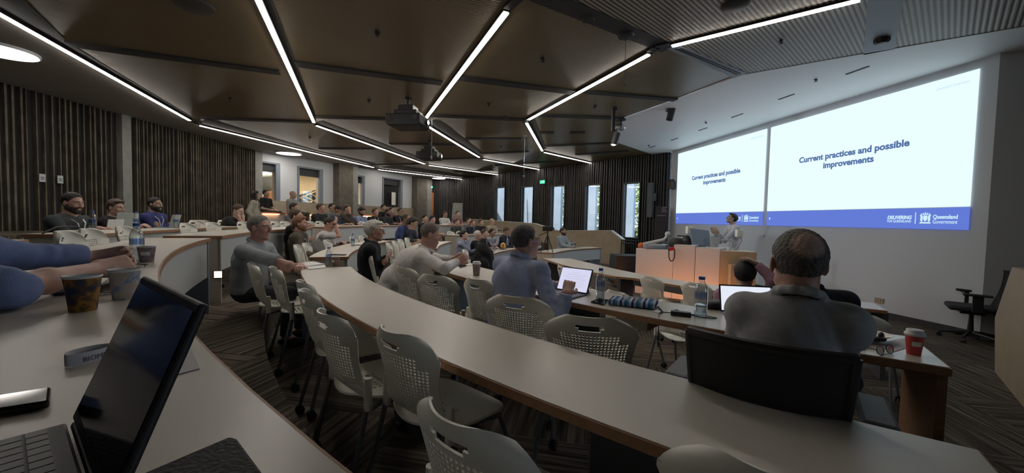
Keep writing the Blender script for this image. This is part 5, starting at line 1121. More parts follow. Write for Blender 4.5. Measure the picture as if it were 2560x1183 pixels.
for px, py, R, fz, ds, kw in ((1062, 547, 10.0, .3, 'dark-haired person looking right just left of the bent man\'s head', dict(skin='fair', hair='black', shirt=((.02, .02, .025), 'long'))),
    (1082, 549, 10.2, .3, 'person with black hair right behind the bent man\'s head', dict(skin='fair', hair='black', hstyle='full', shirt=((.3, .3, .3), 'long'))),
    (1113, 536, 11.3, .6, 'man in a bright white shirt by the grey whiteboard', dict(skin='tan', hair='dark', shirt=((.66, .66, .64), 'long'), pose='table')),
    (1145, 535, 11.3, .6, 'man in a dusty pink shirt in front of the grey whiteboard', dict(skin='fair', hair='brown', shirt=((.28, .16, .17), 'long'), pose='table')),
    (1143, 556, 9.95, .3, 'man in olive over a bright blue tee', dict(skin='fair', hair='brown', shirt=((.05, .06, .045), 'long'))),
    (1173, 552, 10.3, .3, 'dark-haired person in grey behind the navy shirt', dict(skin='fair', hair='dark', shirt=((.22, .22, .25), 'long'))),
    (1182, 558, 9.95, .3, 'man in a navy shirt beside the small clear bottle', dict(skin='ruddy', hair='brown', shirt=((.02, .024, .05), 'long'), bulk=1.1)),
    (1203, 556, 10.0, .3, 'woman in black with tied-back brown hair', dict(skin='fair', hair='brown', hstyle='tied', shirt=((.02, .018, .018), 'long'))),
    (1231, 555, 10.0, .3, 'blond woman in a cream blouse by the timber balustrade', dict(skin='fair', hair='blond', hstyle='tied', shirt=((.52, .42, .31), 'long')))):
    spx(ds, px, py, R, fz, 1, h=.0135, group='audience on the far tiers', **dict(dict(lean=.06, pose='table'), **kw))
GE = 'audience along the far front table'
for px, py, R, ds, kw in ((1161, 588, 7.75, 'dark-haired man in a pale blue shirt pinching his nose', dict(skin='fair', hair='black', hstyle='full', shirt=((.34, .37, .50), 'long'), pose='chin', h=.0095, hp=.1)),
    (1195, 588, 7.6, 'white-haired man in black with a lanyard and bare forearms', dict(skin='ruddy', hair='white', shirt=((.016, .016, .02), 'short'), glasses='wire', lany=True, h=.0105)),
    (1212, 584, 7.75, 'brown-haired woman in black with a lanyard', dict(skin='fair', hair='brown', hstyle='tied', shirt=((.016, .016, .02), 'short'), lany=True, h=.0115)),
    (1231, 582, 7.7, 'man in a pale lilac shirt with folded arms', dict(skin='tan', hair='dark', shirt=((.40, .40, .48), 'long'), pose='crossed', h=.0115, glasses='sun')),
    (1266, 579, 7.4, 'man in a navy suit and dark tie looking down', dict(skin='tan', hair='brown', shirt=((.5, .5, .53), 'long'), jacket=(.015, .018, .035), hp=-.4, h=.0115, lany=True))):
    spx(ds, px, py, R, 0, 1, group=GE, **dict(dict(lean=.08, pose='table'), **kw))
spx('bearded man in a pale blue shirt by the low timber balustrade', 1408, 579, 6.3, 0, 1, skin='tan', hair='dark', beard='dark', shirt=((.38, .44, .50), 'long'), h=.0115, lean=.02, pose='table', lany=True, group='seated audience', collar=True)
# ---------------- warm-lit top table, step lights ----------------
PA_ = lambda px: (lambda v: v - 360 if v > 0 else v)(ang(onrow(px, 14.3, 1.58, 0)))
tt = table(14.3, 14.8, PA_(650), PA_(1034), .9, 'topmost curved table glowing orange beneath its edge by the back wall', TG, ends=(2, 2), panel=.3)
for a0, a1 in [(PA_(p), PA_(q)) for p, q in ((656, 694), (715, 724), (752, 762), (770, 792), (904, 931), (988, 1024))]:
    mm = MB(); mm.arc(14.262, 14.288, a0, a1, 1.575, 1.59, 1.2); mm.build('light_strip', M['warm2'] if 'warm2' in M else M.setdefault('warm2', mat('warm_strip', (.9, .6, .4), .5, emit=(1, .45, .2), es=9)), tt)
def radial(px, py, adeg): d = pol(1, adeg) - O; return PW(px, py, O, Vector((d.x, d.y, 0)))
c = radial(546, 686, -156.0); d = (pol(1, -156) - O).normalized(); tn = Vector((-d.y, d.x, 0));
if tn.dot(Vector((0, 0, 0)) - c) < 0: tn = -tn
t = thing('step_light', 'small square glowing step light set in the table end across the aisle', 'light', c, 0)
c0 = tn * .008; mm = MB(); mm.obox(c0, d * .042, tn * .006, (0, 0, .042)); mm.build('frame', M['blackm'], t); mm = MB(); mm.obox(c0 + tn * .006, d * .034, tn * .003, (0, 0, .034)); mm.build('lens', M['warmstep'], t)
c = P(536, 757, .36); t = thing('step_light', 'warm linear step light low in the aisle below the white table end', 'light', c); mm = MB(); mm.obox((0, 0, 0), d * .10 + Vector((0, 0, .0)), tn * .012, (0, 0, .03)); mm.build('lens', M['warmstep'], t)
al = bpy.data.lights.new('step_glow', 'AREA'); al.energy = 2.2; al.size = .12; al.color = (1, .55, .32); ao = bpy.data.objects.new('step_glow', al); COL.objects.link(ao); ao.location = c + Vector((.06, -.02, .08)); ao.rotation_euler = Vector((.75, .1, -.9)).to_track_quat('-Z', 'Y').to_euler()
# orange pool of light thrown by the lit spotlight onto the lectern
sl = bpy.data.lights.new('stage_spot', 'SPOT'); sl.energy = 60; sl.color = (1, .34, .13); sl.spot_size = math.radians(34); sl.spot_blend = .5; sl.shadow_soft_size = .05; so = bpy.data.objects.new('stage_spot', sl); COL.objects.link(so)
so.location = PD(1533, 366, 8.55); so.rotation_euler = (Vector((3.1, 7.0, .2)) - so.location).to_track_quat('-Z', 'Y').to_euler()

t = thing('floor_light', 'low warm light strip on the floor in front of the presenter desk', 'light', (3.15, 7.35, 0), math.radians(-28)); mm = MB(); mm.box((-1.1, -.04, 0), (1.1, .0, .10)); mm.build('housing', M['blackm'], t); mm = MB(); mm.box((-1.08, .0, .02), (1.08, .012, .09)); mm.build('lens', M['warm'], t)
al = bpy.data.lights.new('floor_glow', 'AREA'); al.shape = 'RECTANGLE'; al.energy = 7; al.size = 2.1; al.size_y = .07; al.color = (1, .36, .14); ao = bpy.data.objects.new('floor_glow', al); COL.objects.link(ao); ao.location = (3.18, 7.40, .08); ao.rotation_euler = Vector((.47, .88, .25)).to_track_quat('-Z', 'Y').to_euler()
# ---------------- things on the walls ----------------
for i, (x, y, ds) in enumerate(((105, 445, 'left of two small white plates on the batten wall'), (150, 449, 'right of two small white plates on the batten wall'))):
    d_ = ray(x, y); tq = (wl + .09) / d_.x; c = Vector((0, 0, EYE)) + d_ * tq; t = thing('wall_plate', ds, 'switch', c, group='white wall plates'); mm = MB(); mm.box((-.0, -.055, -.085), (.012, .055, .085)); mm.build('plate', M['panel'], t, bevel=.003); mm = MB(); mm.box((.012, -.03, -.04), (.017, .03, .03)); mm.build('switch', M['leg_b'], t)
def onright(x, y, off=.08): return PW(x, y, WA - WN * off, WDv)
a, b = onright(1622, 458), onright(1638, 544); mm = MB(); c = (a + b) / 2; mm.obox((0, 0, 0), WDv * .10, WN * .07, (0, 0, (a.z - b.z) / 2)); mm.obox(WDv * -.15 + Vector((0, 0, .1)), WDv * .05, WN * .04, (0, 0, .14)); o = mm.build('column_speaker', mat('speaker_grey', (.10, .12, .13), .6), bevel=.01); o.location = c - WN * .08; tag(o, 'tall grey column loudspeaker on the dark wall right of the last window', 'speaker')
a = onright(1668, 517); 
t = thing('banner', 'dark pull-up banner with small pale lines of text beside the left slide', 'banner', (a.x - .0, a.y, 0), math.atan2(-WDv.y, -WDv.x)); w_ = .24
mm = MB(); mm.box((-w_, -.32, .12), (w_, -.31, a.z)); mm.build('sheet', mat('banner_sheet', (.03, .022, .03), .7), t); mm = MB(); mm.box((-w_, -.38, 0), (w_, -.25, .12)); mm.build('base', M['blackm'], t)
mm = MB(); [mm.box((-.02 + .02 * (k % 2), -.326, z), (.20 - .04 * (k % 3), -.321, z + .02)) for k, z in enumerate((1.95, 2.0, 2.05, 2.1))]; mm.box((-.18, -.326, 1.82), (.14, -.321, 1.84)); mm.build('text_lines', M['sfaint2'] if 'sfaint2' in M else M.setdefault('sfaint2', mat('banner_print', (.3, .28, .32), .8)), t)
p = FW(1684, 462); mm = MB(); mm.box((-.05, -.14, -.14), (.12, .14, .1)); mm.box((-.02, -.05, .1), (.1, .3, .18)); o = mm.build('wall_speaker', M['grille'], bevel=.01); o.location = p - FN * .12; tag(o, 'small dark loudspeaker bracket beside the left slide edge', 'speaker')
for x, y, ds in ((1905, 591, 'pale socket plate on the front wall under the gap between slides'), (2199, 752, 'small brown socket low on the front wall behind the front table')):
    p = FW(x, y); mm = MB(); mm.obox((0, 0, 0), FD * .07, FN * .008, (0, 0, .045)); mm.obox(-FN * .01, FD * .03, FN * .004, (0, 0, .02)); o = mm.build('socket', M['panel'] if x < 2000 else M['wood']); o.location = p - FN * .01; tag(o, ds, 'socket')
p = PD(1142, 520, 20.5); t = thing('whiteboard', 'leaning grey whiteboard by the dark end wall behind the white-shirted man', 'board', (p.x, p.y, .6), 0); t['label'] = 'tall grey whiteboard leaning by the dark end wall'
mm = MB(); hh_ = PD(1142, 507, 20.5).z - .6; mm.extr([(-.28, 0, 0), (.28, 0, 0), (.25, .25, hh_), (-.22, .25, hh_)], (0, .03, 0)); mm.build('panel', M['concrete'], t); mm = MB(); mm.bar((-.28, -.02, 0), (-.22, .24, hh_), .04, .04); mm.bar((.28, -.02, 0), (.25, .24, hh_), .04, .04); mm.build('frame', M['steel'], t)
# handrail by the window end
t = thing('handrail', 'dark tubular handrail at the low end of the timber balustrade', 'rail', (0, 0, 0)); mm = MB(); a, b = onright(1554, 600, 1.1), onright(1600, 604, .6); c, d_ = onright(1554, 608, 1.1), onright(1584, 610, .8); mm.tube([a, b], .02, 8); mm.tube([c, d_], .02, 8); mm.tube([a, (a.x, a.y, 0)], .02, 8); mm.tube([b, (b.x, b.y, 0)], .02, 8); mm.build('rail', M['blackm'], t, smooth=True)

# ---------------- lectern ----------------
M['lect'] = mat('lectern_panel', (.62, .58, .56), .45); M['lectp'] = mat('lectern_ply', (.48, .38, .24), .5, noise=(5, (.52, .42, .28)))
t = thing('lectern', 'long presenter desk with pale panels lit orange and a ply end', 'lectern'); LBm = Vector((3.0, 8.2, 0))
pA, pB, pC, pD_, pE = PD(1590, 618, 8.75), PD(1684, 624, 8.15), PD(1739, 620, 7.9), PD(1801, 628, 7.6), PD(1893, 631, 7.45)
def sect(name, a, b, zt, mt, dep=.62, k=0):
    a = Vector((a.x, a.y, 0)); b = Vector((b.x, b.y, 0)); d = (b - a).normalized(); n = Vector((-d.y, d.x, 0))
    if n.y < 0: n = -n
    mm = MB(); mm.extr([a + d * .004, b - d * .004, b - d * .004 + Vector((0, 0, zt)), a + d * .004 + Vector((0, 0, zt))], n * dep); return mm.build(name, mt, t, bevel=.004), n
_, ln = sect('cabinet', pA, pB, pA.z - .02, M['lect']); sect('front_panel', pB, pC, pB.z + .10, M['lect'], .5); sect('front_panel', pC, pD_, pB.z + .07, M['lect'], .5); sect('end_cabinet', pD_, pE, pE.z, M['lectp'], .55)
mm = MB(); a = pE - Vector((.42, -.03, .45)); mm.obox(a, (.07, -.01, 0), (0, .05, 0), (0, 0, .2)); mm.build('end_box', M['lectp'], t)
def lt(px, py, Z): return PD(px, py, Z)
# items on the desk
def item(name, label, cat, c, mb, mt, group=None, smooth=False, bevel=0):
    o = mb.build(name, mt, smooth=smooth, bevel=bevel); o.location = c; return tag(o, label, cat, group)
zt = pB.z + .10; p = Vector((4.05, 8.28, zt - .03)); p = PD(1757, 612, 8.15); p.z = zt - .03
t2 = thing('monitor', 'grey computer monitor seen from behind on the presenter desk', 'monitor', p, .25); mm = MB(); mm.extr([(-.24, 0, .05), (.24, -.0, .0), (.18, .05, .34), (-.28, .05, .38)], (0, .035, 0)); mm.build('display', M['leg_b'], t2, bevel=.006); mm = MB(); mm.box((-.1, .03, 0), (.1, .2, .02)); mm.bar((0, .1, .01), (0, .06, .25), .05, .03); mm.build('stand', M['steel'], t2)
p = PD(1725, 618, 8.3); p.z = zt - .04; t2 = thing('document_camera', 'small cream document camera on a white post on the presenter desk', 'camera', p); mm = MB(); mm.tube([(0, 0, 0), (0, 0, .22), (-.02, 0, .3)], .022, 10); mm.build('post', M['panel'], t2, smooth=True); mm = MB(); mm.box((-.09, -.05, .27), (.03, .05, .43)); mm.build('head', M['chair'], t2, bevel=.012)
p = PD(1840, 632, 7.9); p.z = pE.z; t2 = thing('document_camera', 'cream camera head on white folding arms in front of the presenter', 'camera', p); mm = MB(); mm.tube([(-.12, 0, 0), (-.08, 0, .18), (-.2, 0, .2), (-.3, 0, .2)], .018, 8); mm.tube([(-.02, 0, 0), (.1, 0, .2), (.06, 0, .3)], .02, 8); mm.build('arm', M['panel'], t2, smooth=True); mm = MB(); mm.box((-.02, -.05, .27), (.1, .05, .42)); mm.build('head', M['chair'], t2, bevel=.012)
p = PD(1787, 625, 8.1); p.z = zt - .04; item('desk_stand', 'white flared desk stand right of the monitor', 'stand', p, MB().extr([(-.08, 0, 0), (-.02, 0, 0), (0, 0, .1), (.03, 0, 0), (.06, 0, 0), (.11, 0, .22), (-.1, 0, .24)], (0, .04, 0)), M['panel'])
p = PD(1715, 622, 8.35); p.z = zt - .04; item('equipment_hood', 'dark rounded microphone hood beside the cream document camera', 'equipment', p, MB().ell((.02, 0, .1), (.11, .1, .14), 16, 10), M['black'], smooth=True)
p = PD(1695, 620, 8.4); p.z = zt - .04; item('keyboard_case', 'low dark equipment case at the left of the raised desk panel', 'equipment', p, MB().ell((0, .05, .06), (.2, .12, .12), 16, 8).tube([(.12, 0, .02), (.12, 0, .22), (-.02, 0, .22)], .015, 8), M['grille'], smooth=True)
p = PD(1645, 622, 8.6); p.z = pA.z - .02; t2 = thing('overhead_projector', 'white jointed projector arm lying over a clear case on the left desk', 'equipment', p); mm = MB(); mm.tube([(-.32, 0, .1), (.12, 0, .2), (.2, 0, .3)], [.035, .04, .03], 10); mm.tube([(-.3, 0, .1), (.2, -.05, .07), (.3, -.05, .05)], .03, 10); mm.tube([(.2, -.05, .1), (.2, -.05, -.0)], .03, 8); mm.ell((.2, 0, .33), (.06, .06, .06), 14, 8); mm.build('arm', M['panel'], t2, smooth=True); mm = MB(); mm.box((-.3, -.08, 0), (.28, .12, .08)); mm.build('case', M['leg_b'], t2, bevel=.02); mm = MB(); mm.ell((.22, .0, .06), (.16, .1, .12), 16, 10); mm.build('cover', glassy('clear_cover', (.8, .85, .9), .2), t2, smooth=True)
p = PD(1604, 620, 8.8); p.z = pA.z - .02; item('bag', 'small orange bag at the far left of the presenter desk', 'bag', p, MB().ell((0, 0, .05), (.09, .07, .075), 14, 8), mat('orange_fabric', (.6, .14, .03), .8), smooth=True)
p = PD(1613, 621, 8.75); p.z = pA.z - .02; item('bag', 'small blue bag beside the orange bag on the presenter desk', 'bag', p, MB().ell((.02, 0, .035), (.10, .07, .05), 14, 8), mat('blue_fabric', (.04, .06, .25), .8), smooth=True)
p = PD(1627, 622, 8.7); p.z = pA.z - .02; item('folder', 'pale green folded cloth under the white projector arm', 'cloth', p, MB().ell((0, -.06, .03), (.12, .06, .035), 14, 8), mat('green_fabric', (.2, .38, .2), .8), smooth=True)
p = PD(1680, 624, 8.1); p.z = pA.z + .02; t2 = thing('telephone', 'red and black telephone handset with looped cord hanging over the desk front', 'telephone', p); mm = MB(); mm.obox((-.02, -.02, .0), (.05, 0, .01), (0, .03, 0), (0, 0, .035)); mm.build('handset', mat('red_plastic', (.55, .03, .03), .4), t2, bevel=.008)
mm = MB(); mm.tube([(.04, -.03, 0)] + [(-.02 + .06 * math.cos(a), -.05, -.13 - .12 * math.sin(a)) for a in [k * math.pi / 8 for k in range(0, 9)]] + [(-.08, -.03, .0)], .011, 8); mm.build('cord', M['black'], t2, smooth=True)
p = PD(1570, 640, 9.2); t2 = thing('cloth_covered_table', 'black cloth-covered side table left of the presenter desk', 'table', (p.x + .15, p.y, 0)); mm = MB(); mm.extr([(-.42, 0, .78), (.42, 0, .78), (.46, 0, .15), (.3, 0, .22), (.05, 0, .12), (-.2, 0, .2), (-.46, 0, .1)], (0, .6, 0)); mm.build('cloth', M['black'], t2); mm = MB(); [mm.tube([(x, y, 0), (x, y, .76)], .015, 8) for x in (-.35, .35) for y in (.08, .5)]; mm.build('frame', M['steel'], t2)

# ---------------- bottles, cups, papers ----------------
M['pet'] = glassy('clear_bottle', (.93, .96, .98), .12, .05); M['water'] = glassy('water', (.90, .95, .98), .1, .0); M['bcap'] = mat('blue_cap', (.05, .13, .45), .4); M['blabel'] = glassy('bottle_label', (.5, .62, .86), .1, .2)
def bottle(loc, h, label, r=.032, fill=.45, group='clear water bottles', lab=True):
    t = thing('water_bottle', label, 'bottle', loc, group=group)
    pr = [(0, .0), (r * .8, .0), (r, .01)]
    nb = 6
    for k in range(nb):
        z = .02 + k * (h * .26) / nb; pr += [(r, z), (r * .94, z + h * .02)]
    pr += [(r, h * .32), (r, h * .62), (r * .97, h * .68), (r * .8, h * .78), (r * .5, h * .86), (r * .42, h * .90), (r * .42, h * .93)]
    mm = MB(); mm.lathe(pr, 24); mm.build('bottle_wall', M['pet'], t, smooth=True)
    mm = MB(); mm.lathe([(0, .004), (r * .9, .006), (r * .93, h * fill), (0, h * fill)], 20); mm.build('water', M['water'], t, smooth=True)
    mm = MB(); mm.lathe([(r * .48, h * .92), (r * .5, h * .93), (r * .5, h * .995), (0, h)], 16); mm.build('bottle_cap', M['bcap'], t, smooth=True)
    if lab:
        mm = MB(); mm.lathe([(r * 1.012, h * .44), (r * 1.012, h * .60)], 24); mm.build('label', M['blabel'], t, smooth=True)
    return t
def onz(px, py, z): return P(px, py, z)
ZA, ZB, ZD = 1.33, 1.03, .73
bottle(onz(343, 654, ZA), .185, 'clear water bottle with blue cap beside the small patterned cup at left', .027, .3)
bottle(onz(822, 664, ZB), .20, 'clear water bottle at the far tip of the long middle table', .030)
bottle(onz(1500, 752, ZB), .225, 'clear water bottle standing on a phone between tablet and striped pouch', .031, .5)
bottle(onz(1751, 791, ZB), .235, 'tall clear water bottle next to the charger and laptop', .036, .3)
def far_bottle(px, R, z, h, label, far=1): p = onrow(px, R, z, far); bottle(Vector((p.x, p.y, z)), h, label, .032, .5)
far_bottle(228, 11.7, ZA, .24, 'clear water bottle in front of the bearded man in dark grey', 0); far_bottle(338, 11.7, ZA, .24, 'dark-tinted bottle behind the silver laptop by the batten wall', 0); far_bottle(437, 11.7, ZA, .22, 'clear bottle right of the royal blue shirt', 0)
far_bottle(881, 9.25, ZB, .23, 'small clear bottle on the second middle-tier table'); far_bottle(1184, 9.3, ZB, .25, 'clear bottle in front of the navy shirt'); far_bottle(1246, 9.3, ZB, .25, 'left of two clear bottles near the blond woman'); far_bottle(1251, 9.3, ZB, .25, 'right of two clear bottles near the blond woman')
far_bottle(1236, 7.05, ZD, .24, 'clear bottle on the far front table before the lilac shirt'); far_bottle(1429, 5.75, ZD, .24, 'left of two clear bottles beside the bearded man in pale blue'); far_bottle(1437, 5.75, ZD, .24, 'right of two clear bottles beside the bearded man in pale blue')
def patterned(name, cols, scale, seed=0):
    m = bpy.data.materials.new(name); m.use_nodes = True; nt = m.node_tree; b = nt.nodes['Principled BSDF']; b.inputs['Roughness'].default_value = .6; tc = nt.nodes.new('ShaderNodeTexCoord'); mp = nt.nodes.new('ShaderNodeMapping'); mp.inputs['Location'].default_value = (seed, 0, 0)
    n = nt.nodes.new('ShaderNodeTexNoise'); n.inputs['Scale'].default_value = scale; n.inputs['Detail'].default_value = 5; r = nt.nodes.new('ShaderNodeValToRGB'); e = r.color_ramp.elements
    while len(e) < len(cols): e.new(.5)
    for k, c in enumerate(cols): e[k].position = .33 + .34 * k / (len(cols) - 1); e[k].color = (*c, 1)
    L = nt.links.new; L(tc.outputs['Object'], mp.inputs['Vector']); L(mp.outputs['Vector'], n.inputs['Vector']); L(n.outputs['Fac'], r.inputs['Fac']); L(r.outputs['Color'], b.inputs['Base Color']); return m
M['cupw'] = mat('cup_white', (.74, .73, .72), .5)
def cup(loc, rt, rb, h, m, label, lid=None, liq=None, name='paper_cup', group=None, sleeve=None):
    t = thing(name, label, 'cup', loc, random.uniform(0, 3), group)
    mm = MB(); mm.lathe([(0, .003), (rb * .96, .0), (rb, .002), (rt, h - .003)], 36); mm.build('cup_wall', m, t, smooth=True)
    if not lid:
        mm = MB(); mm.lathe([(rt, h - .004), (rt + .0022, h - .001), (rt + .001, h + .002), (rt - .002, h), (rt * .75, h * .35), (0, h * .34)], 36); mm.build('inside', M['cupw'], t, smooth=True)
    else:
        mm = MB(); mm.lathe([(rt + .002, h - .006), (rt + .004, h + .001), (rt + .001, h + .006), (rt * .93, h + .008), (rt * .90, h + .018), (rt * .84, h + .02), (0, h + .016)], 36); mm.build('cup_lid', lid, t, smooth=True)
    if sleeve:
        mm = MB(); mm.add(*[[(0, 0, 0)], []]) if False else None
        k = [-.55, -.2, .2, .55]; ang0 = sleeve[1]
        vs = []; rz0 = t.rotation_euler.z
        for zf in (.45, .68):
            for q in k: a = ang0 - rz0 + q; rr = (rb + (rt - rb) * zf) + .0012; vs.append((rr * math.cos(a), rr * math.sin(a), h * zf))
        mm.add(vs, [(i, i + 1, i + 5, i + 4) for i in range(3)]); mm.build('label_patch', sleeve[0], t, smooth=True)
    return t
cup(onz(208, 776, ZA), .033, .024, .083, patterned('amber_marble', [(.012, .02, .06), (.02, .03, .07), (.10, .05, .02), (.34, .15, .02), (.30, .13, .015), (.05, .025, .01)], 26), 'dark amber and navy patterned paper cup, nearest on the left table')
cup(onz(313, 747, ZA), .033, .025, .080, patterned('pastel_patch', [(.46, .42, .42), (.20, .28, .45), (.52, .48, .46), (.55, .42, .28), (.50, .36, .36), (.45, .45, .47)], 34, 3), 'pale multicoloured patterned paper cup behind the amber cup')
cup(onz(367, 655, ZA), .034, .026, .074, patterned('dark_patch', [(.12, .10, .10), (.2, .2, .22), (.30, .18, .16), (.1, .1, .12)], 30, 7), 'small dark patterned cup beside the water bottle', sleeve=(M['cupw'], -1.0))
cup(onz(839, 665, ZB), .044, .032, .10, patterned('brown_patch', [(.2, .12, .1), (.32, .2, .16), (.25, .18, .16)], 30, 5), 'brown patterned cup beside the bottle at the middle table tip', sleeve=(M['chair'], -2.0))
cup(onz(1191, 689, ZB), .040, .029, .115, patterned('grey_print', [(.4, .34, .32), (.2, .14, .13), (.5, .45, .42)], 40, 2), 'takeaway cup with white lid between the white shirt and the tablet user', lid=M['cupw'])
cup(onz(2284, 886, ZB), .031, .023, .088, mat('red_cup', (.55, .06, .05), .5), 'red takeaway cup with white lid on the right table end', lid=M['cupw'], sleeve=(M['chair'], -2.1))
M['plastic'] = glassy('plastic_cup', (.85, .87, .9), .25, .15); cup(onz(2148, 822, ZB), .036, .026, .075, M['plastic'], 'clear plastic cup near the bowl at right', name='plastic_cup')
p = onrow(819, 9.2, ZB, 1); cup(p, .04, .03, .1, patterned('tan_print', [(.3, .25, .2), (.4, .34, .28)], 30), 'small tan cup in front of the man shielding his eyes')
def slab(name, label, cat, pts, z, th, mt, bevel=0, group=None):
    q = [P(x, y, z + th) for x, y in pts]; c = sum(q, Vector()) / len(q); mm = MB(); mm.prism([(p.x - c.x, p.y - c.y) for p in q], 0, th); o = mm.build(name, mt, bevel=bevel); o.location = (c.x, c.y, z + .001); return tag(o, label, cat, group)
M['gloss'] = mat('glossy_black', (.006, .006, .008), .06); M['paperw'] = mat('white_paper', (.66, .65, .68), .8); M['leather'] = mat('black_leather', (.012, .012, .012), .7, bump=(180, .4))
o = slab('phone', 'large black phone at the lower left edge beside the open laptop', 'phone', [(-40, 994), (128, 968), (124, 1004), (-40, 1030)], ZA, .0095, M['gloss'], .003)
slab('phone_case', 'black phone lying behind the amber cup near the blue sleeve', 'phone', [(120, 722), (160, 712), (215, 712), (212, 727), (135, 733)], ZA, .009, M['black'], .003)
slab('folder', 'black leather folder on the near table at the bottom left', 'folder', [(320, 1200), (548, 1103), (575, 1092), (594, 1098), (700, 1240)], ZA, .012, M['leather'], .003)
slab('paper_sheet', 'white paper sheet under the open laptop near the table edge', 'paper', [(330, 900), (472, 862), (500, 922), (300, 975)], ZA, .0008, M['paperw'])
slab('notebook', 'dark closed notebook behind the pale patterned cup', 'notebook', [(250, 712), (270, 697), (378, 697), (376, 716), (255, 732)], ZA, .008, M['black'], .001)
t = thing('pen', 'silver pen lying in front of the dark notebook behind the cups', 'pen'); mm = MB(); a, b = P(240, 737, ZA + .006), P(372, 722, ZA + .006); mm.tube([a, a.lerp(b, .08), b.lerp(a, .05), b], [.001, .0042, .0042, .003], 10); mm.build('barrel', mat('silver', (.55, .58, .62), .25, metal=.8), t, smooth=True)
# lanyard band with lettering
t = thing('lanyard', 'rolled white lanyard band with purple lettering left of the laptop', 'lanyard'); a, b = P(192, 912, ZA), P(262, 893, ZA); mid = (a + b) / 2; dd = (b - a).normalized(); nn = Vector((-dd.y, dd.x, 0)); L2 = (b - a).length
mm = MB(); pts = []
for k in range(20):
    u = k / 19 * math.pi; pts.append(mid + dd * (L2 * .85 * (-math.cos(u))) * 1.0 + nn * (.022 * math.sin(u)))
full = pts + [mid + dd * (L2 * .85 * math.cos(k / 19 * math.pi)) - nn * (.012 * math.sin(k / 19 * math.pi)) for k in range(20)]
vs = []; fs = []
for p in full: vs += [tuple(p + Vector((0, 0, .001))), tuple(p + Vector((0, 0, .019)))]
n = len(full)
for k in range(n): fs.append((2 * k, 2 * ((k + 1) % n), 2 * ((k + 1) % n) + 1, 2 * k + 1))
mm.add(vs, fs); mm.build('band', M['paperw'], t, smooth=True)
M['purple'] = mat('purple_print', (.14, .07, .14), .7)
me_o = text('band_text', t, 'BIOMECHANICS', .0105, tuple(mid - nn * .0135 - dd * L2 * .5 + Vector((0, 0, .005))), M['purple'], rot=(math.pi / 2, 0, math.atan2(dd.y, dd.x)), ex=.0002)
# ---------------- open laptop in the foreground ----------------
M['lapblack'] = mat('laptop_shell', (.02, .02, .022), .5, bump=(400, .05)); M['lapglass'] = mat('dark_screen', (.012, .013, .02), .07); M['key'] = mat('key_black', (.012, .012, .014), .4)
H1 = P(190, 1046, ZA + .014); e = Vector((.795, -.607, 0)); ld = Vector((.035, .045, .146)).normalized(); ld = (ld - e * ld.dot(e)).normalized(); bw_ = -Vector((-e.y, e.x, 0)); bw_ = Vector((-.607, -.795, 0)); LW, LH = .222, .160
t = thing('laptop', 'open black laptop with dark screen in the left foreground', 'laptop', H1); nrm_ = e.cross(ld).normalized()
mm = MB(); mm.obox(e * LW / 2 + ld * LH / 2, e * LW / 2, ld * LH / 2, nrm_ * .0035); lid = mm.build('lid', M['lapblack'], t, bevel=.0025)
side = 1 if nrm_.dot(Vector((0, 0, EYE)) - H1) > 0 else -1
mm = MB(); mm.obox(e * LW / 2 + ld * (LH / 2 + .002) + nrm_ * side * .0038, e * (LW / 2 - .007), ld * (LH / 2 - .010), nrm_ * .0006); mm.build('screen', M['lapglass'], lid)
mm = MB(); c = e * LW / 2 + bw_ * .085 + Vector((0, 0, -.007)); mm.obox(c, e * LW / 2, bw_ * .078, (0, 0, .0055)); base = mm.build('keyboard_deck', M['lapblack'], t, bevel=.0025)
mm = MB()
for r_i in range(5):
    for c_i in range(13): mm.obox(e * (.014 + c_i * .0152) + bw_ * (.028 + r_i * .0165) + Vector((0, 0, -.0008)), e * .0066, bw_ * .0070, (0, 0, .0009))
mm.build('keys', M['key'], base)['kind'] = 'stuff'
mm = MB(); mm.tube([e * .01 + Vector((0, 0, -.004)), e * (LW - .01) + Vector((0, 0, -.004))], .005, 8); mm.build('hinge', M['black'], t, smooth=True)
# tablet and other laptops
def laptop(c, heading, w, hgt, tilt, m_lid, m_scr, label, dep=.2, emis=False, kb=M['leg_b']):
    """heading: direction the screen faces (deg)"""
    f = Vector((math.cos(math.radians(heading)), math.sin(math.radians(heading)), 0)); s = Vector((-f.y, f.x, 0)); l = (Vector((0, 0, 1)) * math.cos(math.radians(tilt)) - f * math.sin(math.radians(tilt))); n = s.cross(l)
    if n.dot(f) < 0: n = -n
    t = thing('laptop', label, 'laptop', c)
    mm = MB(); mm.obox(l * hgt / 2 + Vector((0, 0, .01)), s * w / 2, l * hgt / 2, n * .004); ld_ = mm.build('lid', m_lid, t, bevel=.002)
    mm = MB(); mm.obox(l * hgt / 2 + n * .0045 + Vector((0, 0, .01)), s * (w / 2 - .008), l * (hgt / 2 - .009), n * .0006); mm.build('screen', m_scr, ld_)
    mm = MB(); mm.obox(f * dep / 2 + Vector((0, 0, .005)), s * w / 2, f * dep / 2, (0, 0, .005)); kb_ = mm.build('keyboard_deck', kb, t, bevel=.002)
    mm = MB(); mm.obox(f * dep * .4 + Vector((0, 0, .0105)), s * w * .42, f * dep * .28, (0, 0, .0006)); mm.build('keys', M['key'], kb_); return t, s, l, n, f, ld_
M['lcd'] = mat('lit_screen', (.02, .02, .02), .5, emit=(.66, .66, .86), es=1.0); M['lcd2'] = mat('lit_screen_white', (.02, .02, .02), .5, emit=(.78, .82, .92), es=1.0); M['lcdtext'] = mat('screen_marks', (.02, .02, .02), .5, emit=(.48, .48, .66), es=1.0); M['alu'] = mat('silver_lid', (.42, .45, .44), .4, metal=.3)
c = P(1428, 733, ZB); t, s, l, n, f, ld_ = laptop(c, 228, .275, .19, 24, M['black'], M['lcd'], 'tablet with lit document screen and keyboard before the man in light blue', .2, kb=M['pedestal'])
